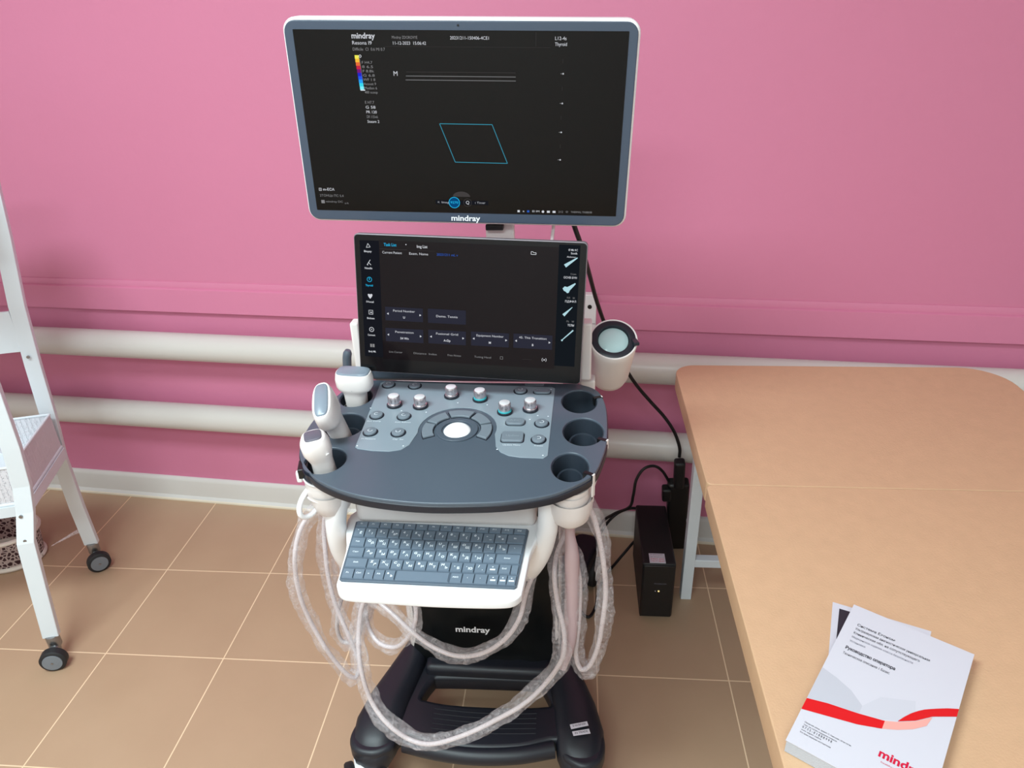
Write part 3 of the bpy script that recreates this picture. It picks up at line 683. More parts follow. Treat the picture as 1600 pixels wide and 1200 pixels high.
gg.build('logo', Matrix.Translation((0, -.7125, 0)) @ Matrix.Rotation(PI / 2, 4, 'X'), cov)
arm_out = [(-.352, -.60), (-.372, -.680), (-.410, -.745), (-.440, -.800), (-.468, -.862), (-.474, -.905), (-.455, -.935), (-.415, -.942), (-.378, -.925), (-.362, -.893),
    (-.300, -.906), (-.200, -.915), (-.100, -.906), (-.024, -.885), (-.008, -.925), (.028, -.945), (.062, -.935), (.078, -.905), (.078, -.865), (.060, -.790), (.028, -.720), (-.008, -.672), (-.022, -.60), (.010, -.45), (.060, -.30), (.085, -.22), (.060, -.19), (.010, -.20), (-.06, -.33), (-.32, -.33), (-.39, -.20), (-.44, -.19), (-.465, -.22), (-.44, -.30), (-.39, -.45)]
hole = smooth_loop([(-.335, -.790), (-.318, -.744), (-.300, -.737), (-.19, -.734), (-.080, -.734), (-.060, -.744), (-.040, -.790), (-.056, -.800), (-.12, -.806), (-.19, -.808), (-.27, -.806), (-.322, -.798)], 4)
base = mobj('base', extr([smooth_loop(arm_out, 4), hole], .088, .132, .010), M['navy'], mach, label='navy wheeled base')
bm = bmesh.new(); box(bm, (-.19, -.703, .137), (.300, .056, .040)); obj('footrest_back', bm, M['navy'], base, bevel=.014)
# raised arm ridges merging towards the column and domed caster covers
def loft(bm, secs, seg=28, ex=2.4, mi=0):
    """secs: (centre, wdir, ddir, w, d)"""
    rings = []
    for c, wd, dd, w_, d_ in secs:
        ring_ = []
        for k in range(seg):
            a = 2 * PI * k / seg; ca, sa = math.cos(a), math.sin(a)
            ring_.append(bm.verts.new(Vector(c) + Vector(wd) * w_ * math.copysign(abs(ca) ** (2 / ex), ca) + Vector(dd) * d_ * math.copysign(abs(sa) ** (2 / ex), sa)))
        rings.append(ring_)
    for a, b in zip(rings, rings[1:]):
        for k in range(seg): bm.faces.new((a[k], a[(k + 1) % seg], b[(k + 1) % seg], b[k])).material_index = mi
    bm.faces.new(rings[0][::-1]).material_index = mi; bm.faces.new(rings[-1]).material_index = mi
    bmesh.ops.recalc_face_normals(bm, faces=bm.faces)
for sgn in (-1, 1):
    cx = -.197; bm = bmesh.new(); X = lambda d: cx + sgn * d
    path = [((X(.158), -.60, .135), .020, .030), ((X(.172), -.66, .130), .032, .036), ((X(.192), -.73, .124), .040, .036), ((X(.212), -.80, .120), .048, .036), ((X(.222), -.86, .114), .054, .038), ((X(.224), -.905, .106), .050, .038), ((X(.224), -.935, .096), .036, .030), ((X(.224), -.948, .090), .012, .016)]
    secs = []
    for i, (p, w_, h_) in enumerate(path):
        a = Vector(path[max(i - 1, 0)][0]); b = Vector(path[min(i + 1, len(path) - 1)][0]); t_ = (b - a).normalized(); t_.z = 0; wd = t_.cross(Vector((0, 0, 1))).normalized()
        secs.append((p, wd, Vector((0, 0, 1)), w_, h_))
    loft(bm, secs, 32, 2.6)
    arm = obj('base_arm', bm, M['navy'], base, smooth=60)
bm = bmesh.new()
for k in range(5):
    y0 = -.822 - k * .0125; pts = [Vector((-.300 + .23 * t / 10 - .0, y0 - .006 * math.sin(PI * t / 10), .1325)) for t in range(11)]; tube(bm, pts, .0016, 6)
obj('grip_rib', bm, M['navy'], base)
bm = bmesh.new(); tube(bm, bez([(-.355, -.898, .112), (-.28, -.913, .112), (-.20, -.919, .112), (-.11, -.912, .112), (-.03, -.893, .112)], 8), .019, 16); bmesh.ops.recalc_face_normals(bm, faces=bm.faces); obj('footrest_bar', bm, M['navy'], base)
for k, q in enumerate(([(.004, -.866), (.041, -.856), (.044, -.866), (.007, -.877)], [(.009, -.883), (.045, -.874), (.048, -.885), (.012, -.893)])):
    bm = bmesh.new(); zt = .1575
    a = [bm.verts.new((x, y, zt)) for x, y in q]; b = [bm.verts.new((x, y, zt + .0008)) for x, y in q]
    bm.faces.new(b); bm.faces.new(a[::-1]); [bm.faces.new((a[i], a[(i + 1) % 4], b[(i + 1) % 4], b[i])) for i in range(4)]; bmesh.ops.recalc_face_normals(bm, faces=bm.faces)
    st = obj('label_sticker', bm, M['sticker'], base, smooth=0, label='small white sticker on navy arm')
    cx_ = sum(p[0] for p in q) / 4; cy_ = sum(p[1] for p in q) / 4
    gg = Graphics(); gg.text(('В НАЛИЧИИ', 'IN TRADE')[k], 0, 0, .0065, M['ink'], .028, .0, 'CENTER'); gg.build('sticker_lettering', Matrix.Translation((cx_, cy_, zt + .0012)) @ Matrix.Rotation(.26, 4, 'Z'), st)
def machine_caster(x, y, yaw):
    cs = obj('caster', B((x, y, .073), (.026, .040, .040)), M['white'], mach, bevel=.006)
    ax = Vector((math.cos(yaw), math.sin(yaw), 0))
    fr = Vector((-math.sin(yaw), math.cos(yaw), 0))
    bm = bmesh.new(); loft(bm, [(Vector((x, y, .050)) - ax * .0205, fr, Vector((0, 0, 1)), .047, .040), (Vector((x, y, .050)) + ax * .0205, fr, Vector((0, 0, 1)), .047, .040)], 24); obj('caster_fork', bm, M['white'], cs)
    for s in (-1, 1):
        c = Vector((x, y, .045)) + ax * s * .021
        wv = obj('wheel', (lambda bm: (lathe(bm, [(.030, 0), (.042, .002), (.045, .006), (.045, .018), (.042, .022), (.030, .024)], c - ax * (0 if s > 0 else 0) , ax * s, 36, capb=True, capt=True), bm)[1])(bmesh.new()), M['tyre'], cs)
        obj('hub', (lambda bm: (lathe(bm, [(.026, .0235), (.024, .0262), (.004, .0270)], c, ax * s, 28, capb=True, capt=True), bm)[1])(bmesh.new()), M['white'] if s else M['hub'], wv)
for x, y, a in ((-.436, -.940, .40), (.026, -.935, -.30), (-.425, -.245, .2), (.042, -.245, -.35)): machine_caster(x, y, a)
# --- gel warmer on its bracket
wa = Vector((0.02, -.55, .83)).normalized(); wc = Vector((.0775, -.660, .972))
wm = obj('gel_warmer', (lambda bm: (lathe(bm, [(.004, -.146), (.026, -.144), (.036, -.136), (.0398, -.120), (.0440, -.02), (.0455, 0.0), (.0445, .0022), (.0420, .0022), (.0410, 0)], wc, wa, 48, capb=True), bm)[1])(bmesh.new()), M['white2'], mach, label='white cylindrical gel warmer')
bm = bmesh.new(); lathe(bm, [(.0425, -.004), (.0425, .0015), (.038, .004), (.0305, .003), (.0285, -.006)], wc, wa, 48); obj('warmer_ring', bm, M['rim'], wm)
bm = bmesh.new(); lathe(bm, [(.0285, -.005), (.0280, -.003), (.020, .0), (.004, .0012)], wc, wa, 48, capt=True); obj('gel_pot_lid', bm, M['gel'], wm)
side = wa.cross(Vector((0, 1, 0))).normalized()
obj('latch', B(wc + Vector((.040, -.010, .000)), (.010, .022, .006), Matrix.Rotation(.2, 3, 'Z')), M['rim'], wm, bevel=.001)
bm = bmesh.new(); tube(bm, [wc + wa * -.014 + Vector((-.0458 * math.cos(a), 0, 0)) + (wa.cross(Vector((1, 0, 0))).normalized()) * .0458 * math.sin(a) for a in [.2 + .15 * k for k in range(8)]], .0013, 8); obj('trim_line', bm, M['white'], wm)
bm = bmesh.new(); box(bm, (.026, -.690, .965), (.020, .030, .115)); box(bm, (.030, -.665, .880), (.03, .03, .03)); obj('side_bracket', bm, M['white2'], mach, bevel=.004)
bm = bmesh.new(); box(bm, (-.402, -.700, .965), (.016, .026, .12)); obj('side_bracket', bm, M['white2'], mach, bevel=.004)
obj('cable_post', T([(-.436, -.69, .895), (-.434, -.69, .918), (-.431, -.69, .945), (-.427, -.69, .960)], lambda t: .0085 if t < .85 else .0085 - (t - .85) * .02, 16, 4), M['slate'], mach)

# ---------------------------------------------------------------- probes with their sleeved cables
def probe(name, label, base_p, axis, wd, secs, lens, lens_mat):
    """secs: (h along axis, sideways shift, half width, half depth)"""
    ax = Vector(axis).normalized(); wd = Vector(wd); wd = (wd - ax * wd.dot(ax)).normalized(); dd = ax.cross(wd)
    b = Vector(base_p); t = empty(name, b + ax * secs[0][0], label, 'ultrasound probe', 'ultrasound probes in the left cups')
    bm = bmesh.new(); loft(bm, [(b + ax * h + wd * s, wd, dd, w_, d_) for h, s, w_, d_ in secs], 32, 2.7)
    obj('body', bm, M['probe'], t, smooth=60)
    bm = bmesh.new(); loft(bm, [(b + ax * h + wd * s, wd, dd, w_, d_) for h, s, w_, d_ in lens], 32, 4.0)
    obj('lens', bm, lens_mat, t, smooth=50)
    return t
p1 = probe('ultrasound_probe', 'white probe with a wide flat grey lens in the back left cup', (-.396, -.771, .862), (.02, -.06, 1), (1, -.06, 0),
    [(0, 0, .017, .014), (.03, 0, .0195, .016), (.050, 0, .0205, .017), (.058, 0, .0225, .018), (.062, .001, .030, .020), (.068, .001, .0335, .0215), (.082, .001, .0345, .0215), (.093, .001, .0325, .0200), (.0955, .001, .0315, .0190)],
    [(.094, .001, .0300, .0165), (.0972, .001, .0296, .0160), (.0985, .001, .028, .0150)], M['lensb'])
p2 = probe('ultrasound_probe', 'white probe turned sideways with a long blue-grey lens, in the middle left cup', (-.386, -.880, .862), (-.11, -.37, .92), (-.235, .91, .34),
    [(0, 0, .016, .014), (.035, 0, .0185, .0155), (.060, 0, .0200, .016), (.078, .0, .0215, .0165), (.086, 0, .0260, .0180), (.091, 0, .0350, .0190), (.100, 0, .040, .019), (.118, 0, .041, .0180), (.126, 0, .0400, .0165), (.129, 0, .0385, .0150)],
    [(.1275, 0, .0345, .0115), (.1305, 0, .0342, .0112), (.1318, 0, .033, .010)], M['lensb'])
p3 = probe('ultrasound_probe', 'white probe with a short dark square lens, in the front left cup', (-.386, -.986, .850), (-.06, -.10, 1), (.9, .35, 0),
    [(0, 0, .017, .015), (.03, 0, .0180, .016), (.060, 0, .0170, .016), (.070, -.001, .0195, .0185), (.080, -.002, .0225, .0215), (.096, -.003, .0225, .0215), (.104, -.003, .0190, .0190), (.107, -.003, .0170, .0175)],
    [(.106, -.003, .0135, .0140), (.1088, -.003, .0132, .0136), (.1095, -.003, .012, .0125)], M['lensd'])
gg = Graphics(); gg.text('f', 0, 0, .008, M['inkm'], None, 0, 'CENTER'); gg.build('marking', Matrix.Translation((-.394, -.7965, .930)) @ Matrix.Rotation(PI / 2, 4, 'X'), p1)
obj('orientation_mark', B((-.3735, -1.0085, .930), (.009, .0015, .0015), Matrix.Rotation(-.6, 3, 'Y')), M['white'], p3)
def cable(parent, pts, r=.0040, rs=.0125, sm='film', m='cable', seed=0, name='cable', sleeve=True, ends=(0.0, 1.0), flat=1.0):
    c = obj(name, T(pts, r, 12, 7), M[m], parent)
    if sleeve:
        P = bez(pts, 12); n = len(P); P = P[int(n * ends[0]):max(int(n * ends[1]), 2)]
        bm = bmesh.new(); off = [p + Vector((noise.noise(p * 14 + Vector((seed, 0, 0))), noise.noise(p * 14 + Vector((0, seed, 3))), noise.noise(p * 14 + Vector((5, 0, seed))))) * rs * .65 for p in P]
        tube(bm, off, lambda t: rs * (1 + .12 * math.sin(t * 23 + seed)), 20, wr=.42, wf=20, caps=False, seed=seed, flat=flat)
        obj('sleeve', bm, M[sm], c, smooth=35)
    return c
c1 = [(-.400, -.985, .83), (-.416, -.975, .801), (-.437, -.980, .786), (-.453, -.990, .758), (-.463, -1.000, .718), (-.469, -1.000, .661), (-.466, -1.000, .605), (-.452, -1.000, .541), (-.432, -1.000, .481), (-.411, -.995, .432), (-.399, -.985, .418), (-.396, -.97, .440), (-.412, -.960, .50), (-.430, -.950, .564), (-.438, -.940, .622), (-.439, -.930, .673), (-.437, -.920, .723), (-.42, -.91, .80)]
cable(p3, c1, seed=1, ends=(0.04, .98))
c2 = [(-.385, -.955, .79), (-.404, -.950, .775), (-.413, -.930, .674), (-.423, -.920, .574), (-.440, -.920, .517), (-.449, -.920, .466), (-.441, -.920, .436), (-.415, -.920, .442), (-.397, -.920, .486), (-.383, -.920, .544), (-.371, -.920, .607), (-.37, -.90, .68)]
cable(p2, c2, seed=2, rs=.015, m='cable_grey')
c5 = [(-.375, -.88, .68), (-.392, -.900, .580), (-.387, -.920, .527), (-.376, -.940, .491), (-.352, -.960, .478), (-.318, -.970, .484), (-.288, -.980, .526), (-.273, -.980, .569), (-.279, -.960, .600), (-.311, -.900, .64)]
cable(p2, c5, seed=3, rs=.0115)
c4 = [(-.385, -.915, .66), (-.376, -.930, .593), (-.349, -.950, .577), (-.316, -.970, .564), (-.282, -.990, .547), (-.244, -1.000, .521), (-.197, -1.010, .511), (-.151, -1.010, .521), (-.110, -1.010, .558), (-.085, -1.000, .598), (-.074, -.980, .638), (-.058, -.950, .672), (-.045, -.90, .72), (-.03, -.88, .79)]
cable(p1, c4, seed=4, rs=.0125)
c3 = [(.000, -.84, .80), (-.004, -.860, .720), (-.008, -.880, .692), (-.023, -.900, .657), (-.027, -.930, .631), (-.020, -.950, .582), (-.009, -.970, .541), (-.010, -.990, .500), (-.036, -1.000, .449), (-.078, -1.020, .410), (-.132, -1.030, .373), (-.191, -1.040, .341), (-.253, -1.040, .311), (-.299, -1.030, .307), (-.341, -1.020, .336), (-.373, -1.000, .371), (-.386, -.990, .436), (-.391, -.970, .488), (-.386, -.950, .541), (-.374, -.940, .587), (-.37, -.92, .68)]
cable(p1, c3, seed=5, rs=.0150, r=.0043)
c6 = [(.022, -.925, .825), (.027, -.930, .796), (.040, -.940, .768), (.050, -.950, .730), (.059, -.960, .676), (.063, -.960, .618), (.059, -.960, .550), (.053, -.960, .494), (.040, -.960, .448), (.023, -.960, .435), (.013, -.950, .465), (.017, -.940, .520), (.019, -.930, .573), (.017, -.920, .624), (.006, -.900, .658), (-.006, -.880, .680), (.0, -.86, .76)]
cable(p3, c6, seed=6, rs=.0135, r=.0045, ends=(0.03, .93))
c7 = [(.000, -.905, .80), (-.001, -.915, .73), (.0035, -.925, .68), (.0045, -.930, .62), (.0045, -.935, .57), (.003, -.945, .52), (-.003, -.960, .48), (-.012, -.975, .45)]
obj('thick_cable', T(c7, lambda t: .0085 + .0045 * min(1, max(0, (t - .18) * 8)) - .006 * max(0, t - .8) / .2, 18, 8), M['pinkcable'], p2)

# ---------------------------------------------------------------- cords, power strip, battery backup
obj('power_cord', T([(-.01, -.63, 1.22), (.001, -.620, 1.180), (.015, -.600, 1.135), (.032, -.500, 1.052), (.053, -.400, .952), (.082, -.320, .850), (.128, -.270, .735), (.165, -.245, .665), (.205, -.225, .607), (.250, -.205, .546), (.283, -.185, .487), (.303, -.172, .430), (.306, -.165, .395)], .0046, 12, 8), M['rubber'], mach, label='black cord')
sx = .318
ps = empty('power_strip', (sx, -.10, 0), 'black power strip standing upright on the floor between the black box and the couch leg', 'power strip')
tilt = Matrix.Rotation(math.radians(13), 3, 'X') @ Matrix.Rotation(math.radians(-4), 3, 'Y')
bm = bmesh.new(); box(bm, (sx + .004, -.120, .158), (.062, .036, .300), tilt); obj('strip_body', bm, M['black'], ps, bevel=.008)
bm = bmesh.new(); box(bm, (sx - .010, -.176, .345), (.030, .030, .105), tilt); obj('plug', bm, M['rubber'], ps, bevel=.007)
bm = bmesh.new(); box(bm, (sx - .038, -.155, .262), (.026, .030, .050), tilt); obj('plug', bm, M['rubber'], ps, bevel=.006)
bm = bmesh.new(); box(bm, (sx + .034, -.135, .15), (.006, .010, .012), tilt); obj('switch', bm, M['white'], ps, bevel=.001)
up = empty('battery_backup', (.240, -.26, 0), 'black upright power backup box on the floor beside the couch leg', 'power supply')
bm = bmesh.new(); box(bm, (.2405, -.262, .105), (.0890, .262, .190)); obj('case', bm, M['ups'], up, bevel=.005)
obj('foot', B((.2405, -.262, .006), (.084, .24, .012)), M['rubber'], up)
bm = bmesh.new(); box(bm, (.2405, -.3945, .105), (.083, .005, .182)); fp = obj('front_panel', bm, M['black'], up, bevel=.003)
stk = obj('label_sticker', B((.2360, -.371, .2006), (.042, .038, .0012)), M['sticker'], up, label='small white label on black case')
gg = Graphics()
for k in range(4): gg.text(('ВНИМАНИЕ', 'не включать', 'ИБП 600', 'ТЕСТ 08.23')[k], 0, .013 - k * .0085, .0065, M['crimson'] if k in (2, 3) else M['inkm'], .034, 0, 'CENTER')
gg.ring(0, 0, .0265, .0007, M['inkm'], 0, 4, 45, 405)
gg.build('label_lettering', Matrix.Translation((.2360, -.371, .2016)), stk)
gg = Graphics(); gg.text('POWERCOM', .2460, .134, .006, M['inkm'], .032, 0, 'CENTER'); gg.build('brand_lettering', Matrix.Translation((0, -.3975, 0)) @ Matrix.Rotation(PI / 2, 4, 'X'), fp)
for x, m_, r_ in ((.234, E_G, .0012), (.243, emat('warm indicator', (255, 225, 150), 1.2), .0024)): obj('indicator_light', cyl((x, -.3965, .108), r_, .0015, (0, -1, 0), 16), m_, fp)
obj('power_cord', T([(.285, -.150, .300), (.262, -.165, .345), (.235, -.185, .375), (.205, -.20, .375), (.185, -.205, .340), (.180, -.20, .285), (.172, -.185, .23), (.130, -.16, .185), (.090, -.15, .135), (.06, -.20, .07), (.03, -.20, .03), (-.02, -.30, .012)], .0042, 12, 8), M['rubber'], ps)
obj('power_cord', T([(.215, -.125, .14), (.205, -.115, .17), (.175, -.12, .175), (.135, -.14, .165), (.100, -.15, .12), (.07, -.17, .06), (.02, -.17, .01), (-.05, -.16, .006)], .0042, 12, 8), M['rubber'], up)
obj('power_cord', T([(.205, -.14, .06), (.200, -.12, .05), (.175, -.145, .035), (.140, -.18, .012), (.105, -.235, .0065), (.085, -.30, .0065), (.075, -.36, .0065), (.055, -.40, .0065), (.032, -.375, .0065), (.028, -.31, .0065), (.045, -.27, .0065), (-.03, -.22, .0065)], .0042, 12, 8), M['rubber'], up)

# ---------------------------------------------------------------- examination couch and the papers on it
ct = empty('examination_couch', (.66, -.85, 0), 'tan padded examination couch with white metal frame, right of the ultrasound machine', 'couch')
def pad(name, x0, x1, y0, y1, z0, z1, corners, r=.05):
    n = 8; lp = []
    for cx, cy, a0, on in ((x1, y1, 0, corners[0]), (x0, y1, 90, corners[1]), (x0, y0, 180, corners[2]), (x1, y0, 270, corners[3])):
        rr = r * on if on else .012
        ccx = cx - rr if cx == x1 else cx + rr; ccy = cy - rr if cy == y1 else cy + rr
        for k in range(n + 1):
            a = math.radians(a0 + 90 * k / n); lp.append((ccx + rr * math.cos(a), ccy + rr * math.sin(a)))
    return mobj(name, extr([lp], z0, z1, .002, res=4), M['leather'], ct)
pad('head_pad', .264, 1.062, -.7352, -.200, .655, .7000, (1.4, .75, 0, 0), .07)
pad('body_pad', .262, 1.062, -1.95, -.7370, .655, .7006, (0, 0, 1, 1), .05)
mobj('pad_board', extr([rrect(.280, -1.93, 1.046, -.215, .05)], .642, .654, .002), mat('dark ply board', (70, 54, 42), .6), ct)
bm = bmesh.new()
for x in (.345, .985): box(bm, (x, -1.06, .627), (.03, 1.56, .03))
for y in (-.297, -1.83, -.735): box(bm, (.665, y, .627), (.61, .03, .03))
obj('frame', bm, M['metalw'], ct)
for x in (.336, .985):
    for y in (-.297, -1.83): obj('leg', B((x, y, .306), (.030, .030, .612)), M['metalw'], ct, bevel=.002)
for y in (-.297, -1.83): obj('stretcher', B((.66, y, .132), (.62, .026, .026)), M['metalw'], ct, bevel=.002)
# manual and the sheet under it
a_ = Vector((.425, -1.071)); b_ = Vector((.260, -1.303)); d_ = Vector((.556, -1.159))
# measured at z .72; the cover's own axes
ex_ = (d_ - a_).normalized(); ey_ = Vector((-ex_.y, ex_.x)); Wb, Hb = (d_ - a_).length, (b_ - a_).length
zb = .7018; zt = .7225
BF = Matrix((( ex_.x, ey_.x, 0, a_.x), (ex_.y, ey_.y, 0, a_.y), (0, 0, 1, 0), (0, 0, 0, 1)))  # local: x right, y up (negative = down the cover)
bk = empty('manual', (.42, -1.2, zb), 'thick white manual with a red ribbon band on its cover, lying on the tan couch', 'book')
mobj('page_block', extr([[(.001, -Hb + .001), (Wb - .001, -Hb + .001), (Wb - .001, -.001), (.001, -.001)]], zb, zt - .0006, 0, BF), M['pages'], bk, smooth=0)
cv = mobj('front_cover', extr([[(0, -Hb), (Wb, -Hb), (Wb, 0), (0, 0)]], zt - .0008, zt, 0, BF), M['paper'], bk, smooth=0)
g = Graphics(); z1, z2, z3 = .0002, .0004, .0006
g.poly([(0, -.146), (.020, -.152), (.042, -.162), (.060, -.178), (.060, -.194), (.030, -.200), (.0, -.208)], M['pgrey'], z1)
g.poly([(.060, -.178), (.075, -.150), (.112, -.130), (.116, -.152), (.103, -.172), (.085, -.184), (.060, -.194)], M['pgrey2'], z1)
def curve(P_):
    def f_(x):
        for (xa, ya), (xb, yb) in zip(P_, P_[1:]):
            if x <= xb: return ya + (yb - ya) * (x - xa) / (xb - xa)
        return P_[-1][1]
    return f_
def band(u0, u1, f0, f1, m_, z_, n=30):
    for k in range(n):
        a, b = u0 + (u1 - u0) * k / n, u0 + (u1 - u0) * (k + 1) / n
        if f0(a) - f1(a) < 1e-5 and f0(b) - f1(b) < 1e-5: continue
        g.poly([(a, f0(a)), (b, f0(b)), (b, f1(b) - 1e-5), (a, f1(a) - 1e-5)], m_, z_)
tp = curve([(0, -.2085), (.024, -.2005), (.058, -.1932), (.088, -.1845), (.101, -.1768), (.119, -.1618), (.134, -.1435)])
bt = curve([(0, -.2290), (.030, -.2200), (.063, -.2100), (.088, -.1985), (.104, -.1885), (.119, -.1760), (.131, -.1610), (.134, -.1440)])
band(0, .0885, tp, bt, M['red'], z2)
band(.0885, .134, tp, bt, M['pinkp'], z2)
band(.1013, Wb, curve([(.1013, -.1752), (.1060, -.1640), (.1118, -.1529), (.1180, -.1440), (.1239, -.1369), (.1350, -.1270), (.1460, -.1180), (.1573, -.1105)]), curve([(.1013, -.1756), (.1187, -.1612), (.1336, -.1427), (.1450, -.1340), (.1573, -.1248)]), M['red'], z3)
for i, (s, wd, m_, bo, sz) in enumerate((('Система Ехоном', .050, M['ink'], .01, .0070), ('Ультразвуковая диагностическая универсальная', .0965, M['ink'], .005, .0066), ('Клиническая обл. на сопутствующего', .0855, M['ink'], .005, .0066), ('Медицинское изделие класса безопасности', .079, M['inkm'], 0, .0056), ('Установка', .0205, M['inkm'], 0, .0056))):
    g.text(s, .0155, -.0390 - i * .0092, sz, m_, wd, bo, z=z2)
g.text('Руководство оператора', .0142, -.0915, .0082, M['ink'], .0640, .03, z=z2); g.text('Техническое описание 1 Базис', .0142, -.1035, .0066, M['ink'], .0600, 0, z=z2)
for i, (s, wd, sz) in enumerate((('Пекинская улица, здание 12, Наньшань, Шэньчжэнь', .0555, .0030), ('Телефон службы поддержки клиентов', .0400, .0030), ('0 7 5 5 - 8 1 8 8 8 9 9 8', .0355, .0052), ('www адрес сайта', .0240, .0030), ('Все права защищены изготовителем', .0365, .0030))):
    g.text(s, .0098, -.2455 - i * .0043, sz, M['ink'], wd, 0, z=z2)
g.text('mindray', .0940, -.2345, .0170, M['crimson'], .0530, .03, z=z2); g.text('healthcare within reach', .0990, -.2460, .0034, M['crimson'], .042, 0, z=z2)
g.build('cover_print', BF @ Matrix.Translation((0, 0, zt)), cv)
lf = empty('leaflet', (.41, -1.1, .7004), 'thin white leaflet with a dark printed picture, poking out under the manual', 'leaflet')
# corner at left of the manual's top edge
q0 = Vector((.4058, -1.0450)); ang = math.atan2(-1.0984 + 1.0450, .5294 - .4058); LF = Matrix.Translation((q0.x, q0.y, 0)) @ Matrix.Rotation(ang, 4, 'Z')
mobj('sheet', extr([[(0, 0), (.1346, 0), (.118, -.19), (.012, -.19)]], .7004, .7014, 0, LF), M['paper'], lf, smooth=0)
g = Graphics(); g.poly([(.0105, -.0105), (.118, -.0105), (.105, -.15), (.0165, -.15)], M['ink']); g.build('printed_picture', LF @ Matrix.Translation((0, 0, .7016)), lf)

# ---------------------------------------------------------------- white trolley at the left
tr = empty('trolley', (-1.6, -.48, 0), 'white metal trolley with mesh basket and grey casters at the left edge', 'trolley')
RR = [(-1.493, -.245, .085), (-1.499, -.243, .225), (-1.497, -.243, .40), (-1.488, -.236, .54), (-1.483, -.230, .70), (-1.474, -.222, .87), (-1.460, -.205, 1.05), (-1.450, -.195, 1.20)]
FR = [(-1.373, -.617, .085), (-1.362, -.606, .25), (-1.352, -.597, .385), (-1.345, -.572, .46), (-1.338, -.560, .53), (-1.325, -.560, .64), (-1.318, -.560, .80), (-1.31, -.56, 1.2)]
wdv = Vector((-.951, -.309, 0)); ddv = Vector((-.309, .951, 0))
def post(pts, nm, flip=1):
    bm = bmesh.new(); rings = []
    for p in pts:
        p = Vector(p); c = [p + wdv * -.020 + ddv * -.009, p + wdv * .020 + ddv * -.009, p + wdv * .020 + ddv * .009, p + wdv * -.020 + ddv * .009]
        rings.append([bm.verts.new(v) for v in c])
    for a, b in zip(rings, rings[1:]):
        for k in range(4): bm.faces.new((a[k], a[(k + 1) % 4], b[(k + 1) % 4], b[k]))
    bm.faces.new(rings[0][::-1]); bm.faces.new(rings[-1]); bmesh.ops.recalc_face_normals(bm, faces=bm.faces)
    return obj(nm, bm, M['metalw'], tr, smooth=25, bevel=.002)
Wt = .46
pr_ = post(RR, 'leg'); pf_ = post(FR, 'leg')
post([Vector(p) + wdv * Wt for p in RR], 'leg'); post([Vector(p) + wdv * Wt for p in FR], 'leg')
def panel(name, a, b, z0, z1, m_, th=.003, parent=None):
    a, b = Vector(a), Vector(b); d = (b - a); n = Vector((-d.y, d.x, 0)).normalized() * th / 2; bm = bmesh.new()
    lo = [a + n, b + n, b - n, a - n]; v0 = [bm.verts.new((p.x, p.y, z0)) for p in lo]; v1 = [bm.verts.new((p.x, p.y, z1)) for p in lo]
    bm.faces.new(v0[::-1]); bm.faces.new(v1); [bm.faces.new((v0[i], v0[(i + 1) % 4], v1[(i + 1) % 4], v1[i])) for i in range(4)]; bmesh.ops.recalc_face_normals(bm, faces=bm.faces)
    return obj(name, bm, m_, parent or tr, smooth=0)
kr = Vector((-1.462, -.262, 0)); kf = Vector((-1.385, -.525, 0)); kl = kf + wdv * Wt; krl = kr + wdv * Wt
bsk = obj('basket', (lambda bm: ([tube(bm, [Vector((a.x, a.y, z_)), Vector((b.x, b.y, z_))], r_, 8) for z_, r_ in ((.558, .0035), (.452, .0045)) for a, b in ((kr, kf), (kf, kl), (kl, krl), (krl, kr))], bm)[1])(bmesh.new()), M['metalw'], tr)
for a, b in ((kr, kf), (kf, kl), (kl, krl), (krl, kr)): panel('mesh_side', a, b, .452, .558, M['mesh'], .0015, bsk)
mobj('basket_bottom', extr([[(p.x, p.y) for p in (kr, kf, kl, krl)]], .4520, .4545), M['metalw'], bsk, smooth=0)
for a, b in ((kr, kf), (kf, kl), (kl, krl), (krl, kr)): panel('shelf_rail', a, b, .418, .448, M['metalw'], .014)
panel('back_panel', Vector((-1.492, -.236, 0)), Vector((-1.492, -.236, 0)) + wdv * (Wt - .03), .742, .858, M['metalw'], .006)
kr2 = Vector((-1.455, -.205, 0)); kf2 = Vector((-1.325, -.555, 0))
bm = bmesh.new(); q_ = [kr2, kf2, kf2 + wdv * Wt, kr2 + wdv * Wt]; a_v = [bm.verts.new((p.x, p.y, 1.185)) for p in q_]; b_v = [bm.verts.new((p.x, p.y, 1.235)) for p in q_]
bm.faces.new(a_v); [bm.faces.new((a_v[i], a_v[(i + 1) % 4], b_v[(i + 1) % 4], b_v[i])) for i in range(4)]; bmesh.ops.recalc_face_normals(bm, faces=bm.faces); bmesh.ops.solidify(bm, geom=bm.faces[:], thickness=.002)
obj('shade_tray', bm, M['metalw'], tr, smooth=0)  # unseen tray above the view, added to shade the left wall and floor
for p in ((-1.478, -.243, .728), (-1.488, -.243, .53), (-1.352, -.571, .500), (-1.350, -.585, .455), (-1.350, -.600, .392)):
    obj('screw', cyl(Vector(p) - ddv * .0, .0042, .004, -ddv, 12), M['steel'], tr)
bm = bmesh.new(); tube(bm, [Vector((-1.512, -.235, .130)), Vector((-1.545, -.235, .116)), Vector((-1.60, -.28, .098))], lambda t: .009 * (1 - t) + .0012, 8); obj('tie', bm, M['filmt'], tr)
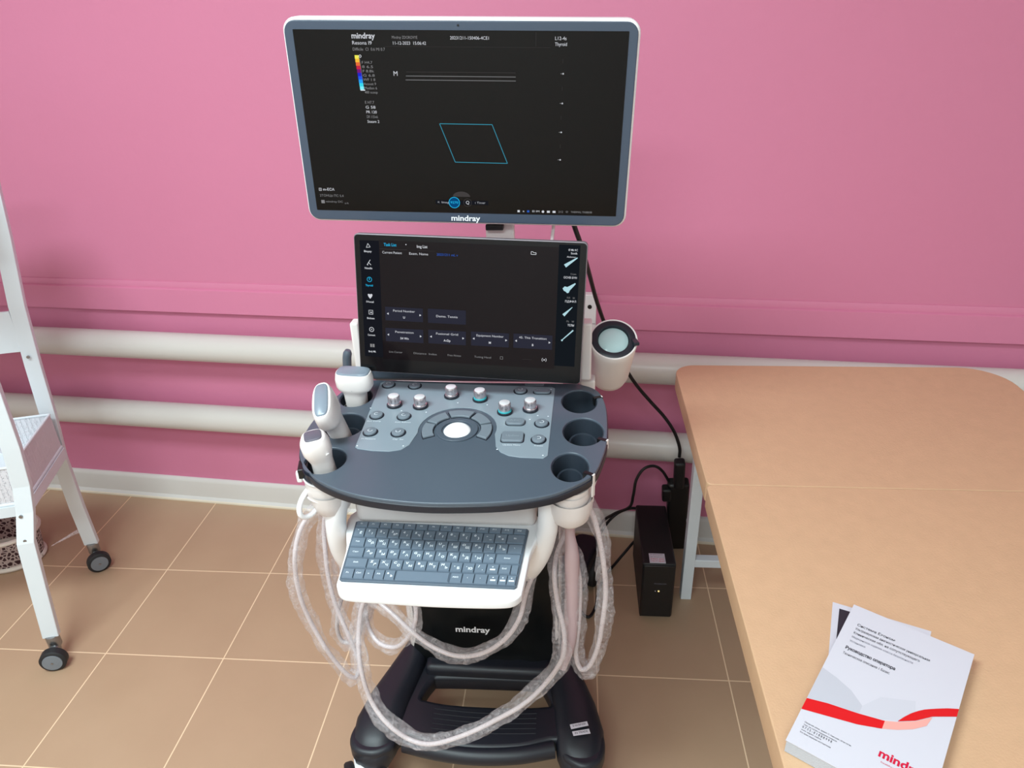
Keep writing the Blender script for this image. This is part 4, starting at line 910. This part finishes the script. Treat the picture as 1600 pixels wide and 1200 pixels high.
def small_caster(p, yaw, lbl=None):
    x, y = p; st = obj('caster', cyl((x, y, .050), .0165, .038, seg=24, bev=.003), M['steel'], tr)
    ax = Vector((math.cos(yaw), math.sin(yaw), 0)); f_ = Vector((-math.sin(yaw), math.cos(yaw), 0))
    bm = bmesh.new(); c = Vector((x, y, .033)) + ax * .034
    lathe(bm, [(.022, -.013), (.030, -.012), (.033, -.009), (.033, .009), (.030, .012), (.022, .013)], c, ax, 36, capb=True, capt=True); wv = obj('wheel', bm, M['tyre'], st)
    for s in (1, -1):
        bm = bmesh.new(); lathe(bm, [(.0245, .0120), (.0240, .0145), (.004, .0155)], c, ax * s, 28, capb=True, capt=True); obj('hub', bm, M['hub'], wv)
        bm = bmesh.new(); lathe(bm, [(.003, .015), (.003, .0165)], c, ax * s, 12, capb=True, capt=True); obj('axle_cap', bm, M['steel'], wv)
    bm = bmesh.new(); box(bm, Vector((x, y, .046)) + ax * .010, (.030, .022, .026), Matrix.Rotation(yaw, 3, 'Z')); obj('caster_fork', bm, M['steel'], st, bevel=.005)
small_caster((-1.493, -.245), math.radians(-48)); small_caster((-1.373, -.617), math.radians(-72))
for p in (RR, FR):
    q = Vector(p[0]) + wdv * Wt; small_caster((q.x, q.y), math.radians(-60))
# oval lattice basket on the floor behind the front leg
bs = empty('lattice_basket', (-1.80, -.36, 0), 'cream oval plastic basket with a lattice pattern, on the floor under the trolley', 'basket')
c_ = (-1.815, -.225)
bm = bmesh.new(); lathe(bm, [(.112, .010), (.124, .108)], (c_[0], c_[1], 0), (0, 0, 1), 64, 1.0, .72); bmesh.ops.solidify(bm, geom=bm.faces[:], thickness=.003); bmesh.ops.recalc_face_normals(bm, faces=bm.faces); obj('lattice_wall', bm, M['lattice'], bs)
cr = mat('cream plastic', (228, 216, 206), .45)
for nm, r_, z_, t_ in (('rim', .1245, .111, .007), ('foot_band', .1120, .009, .008)):
    bm = bmesh.new(); tube(bm, [Vector((c_[0] + r_ * math.cos(2 * PI * k / 48), c_[1] + r_ * .72 * math.sin(2 * PI * k / 48), z_)) for k in range(49)], t_, 8, caps=False); bmesh.ops.recalc_face_normals(bm, faces=bm.faces); obj(nm, bm, cr, bs)
obj('bottom', cyl((c_[0], c_[1], .004), .110, .004, sy=.72, seg=48), cr, bs)
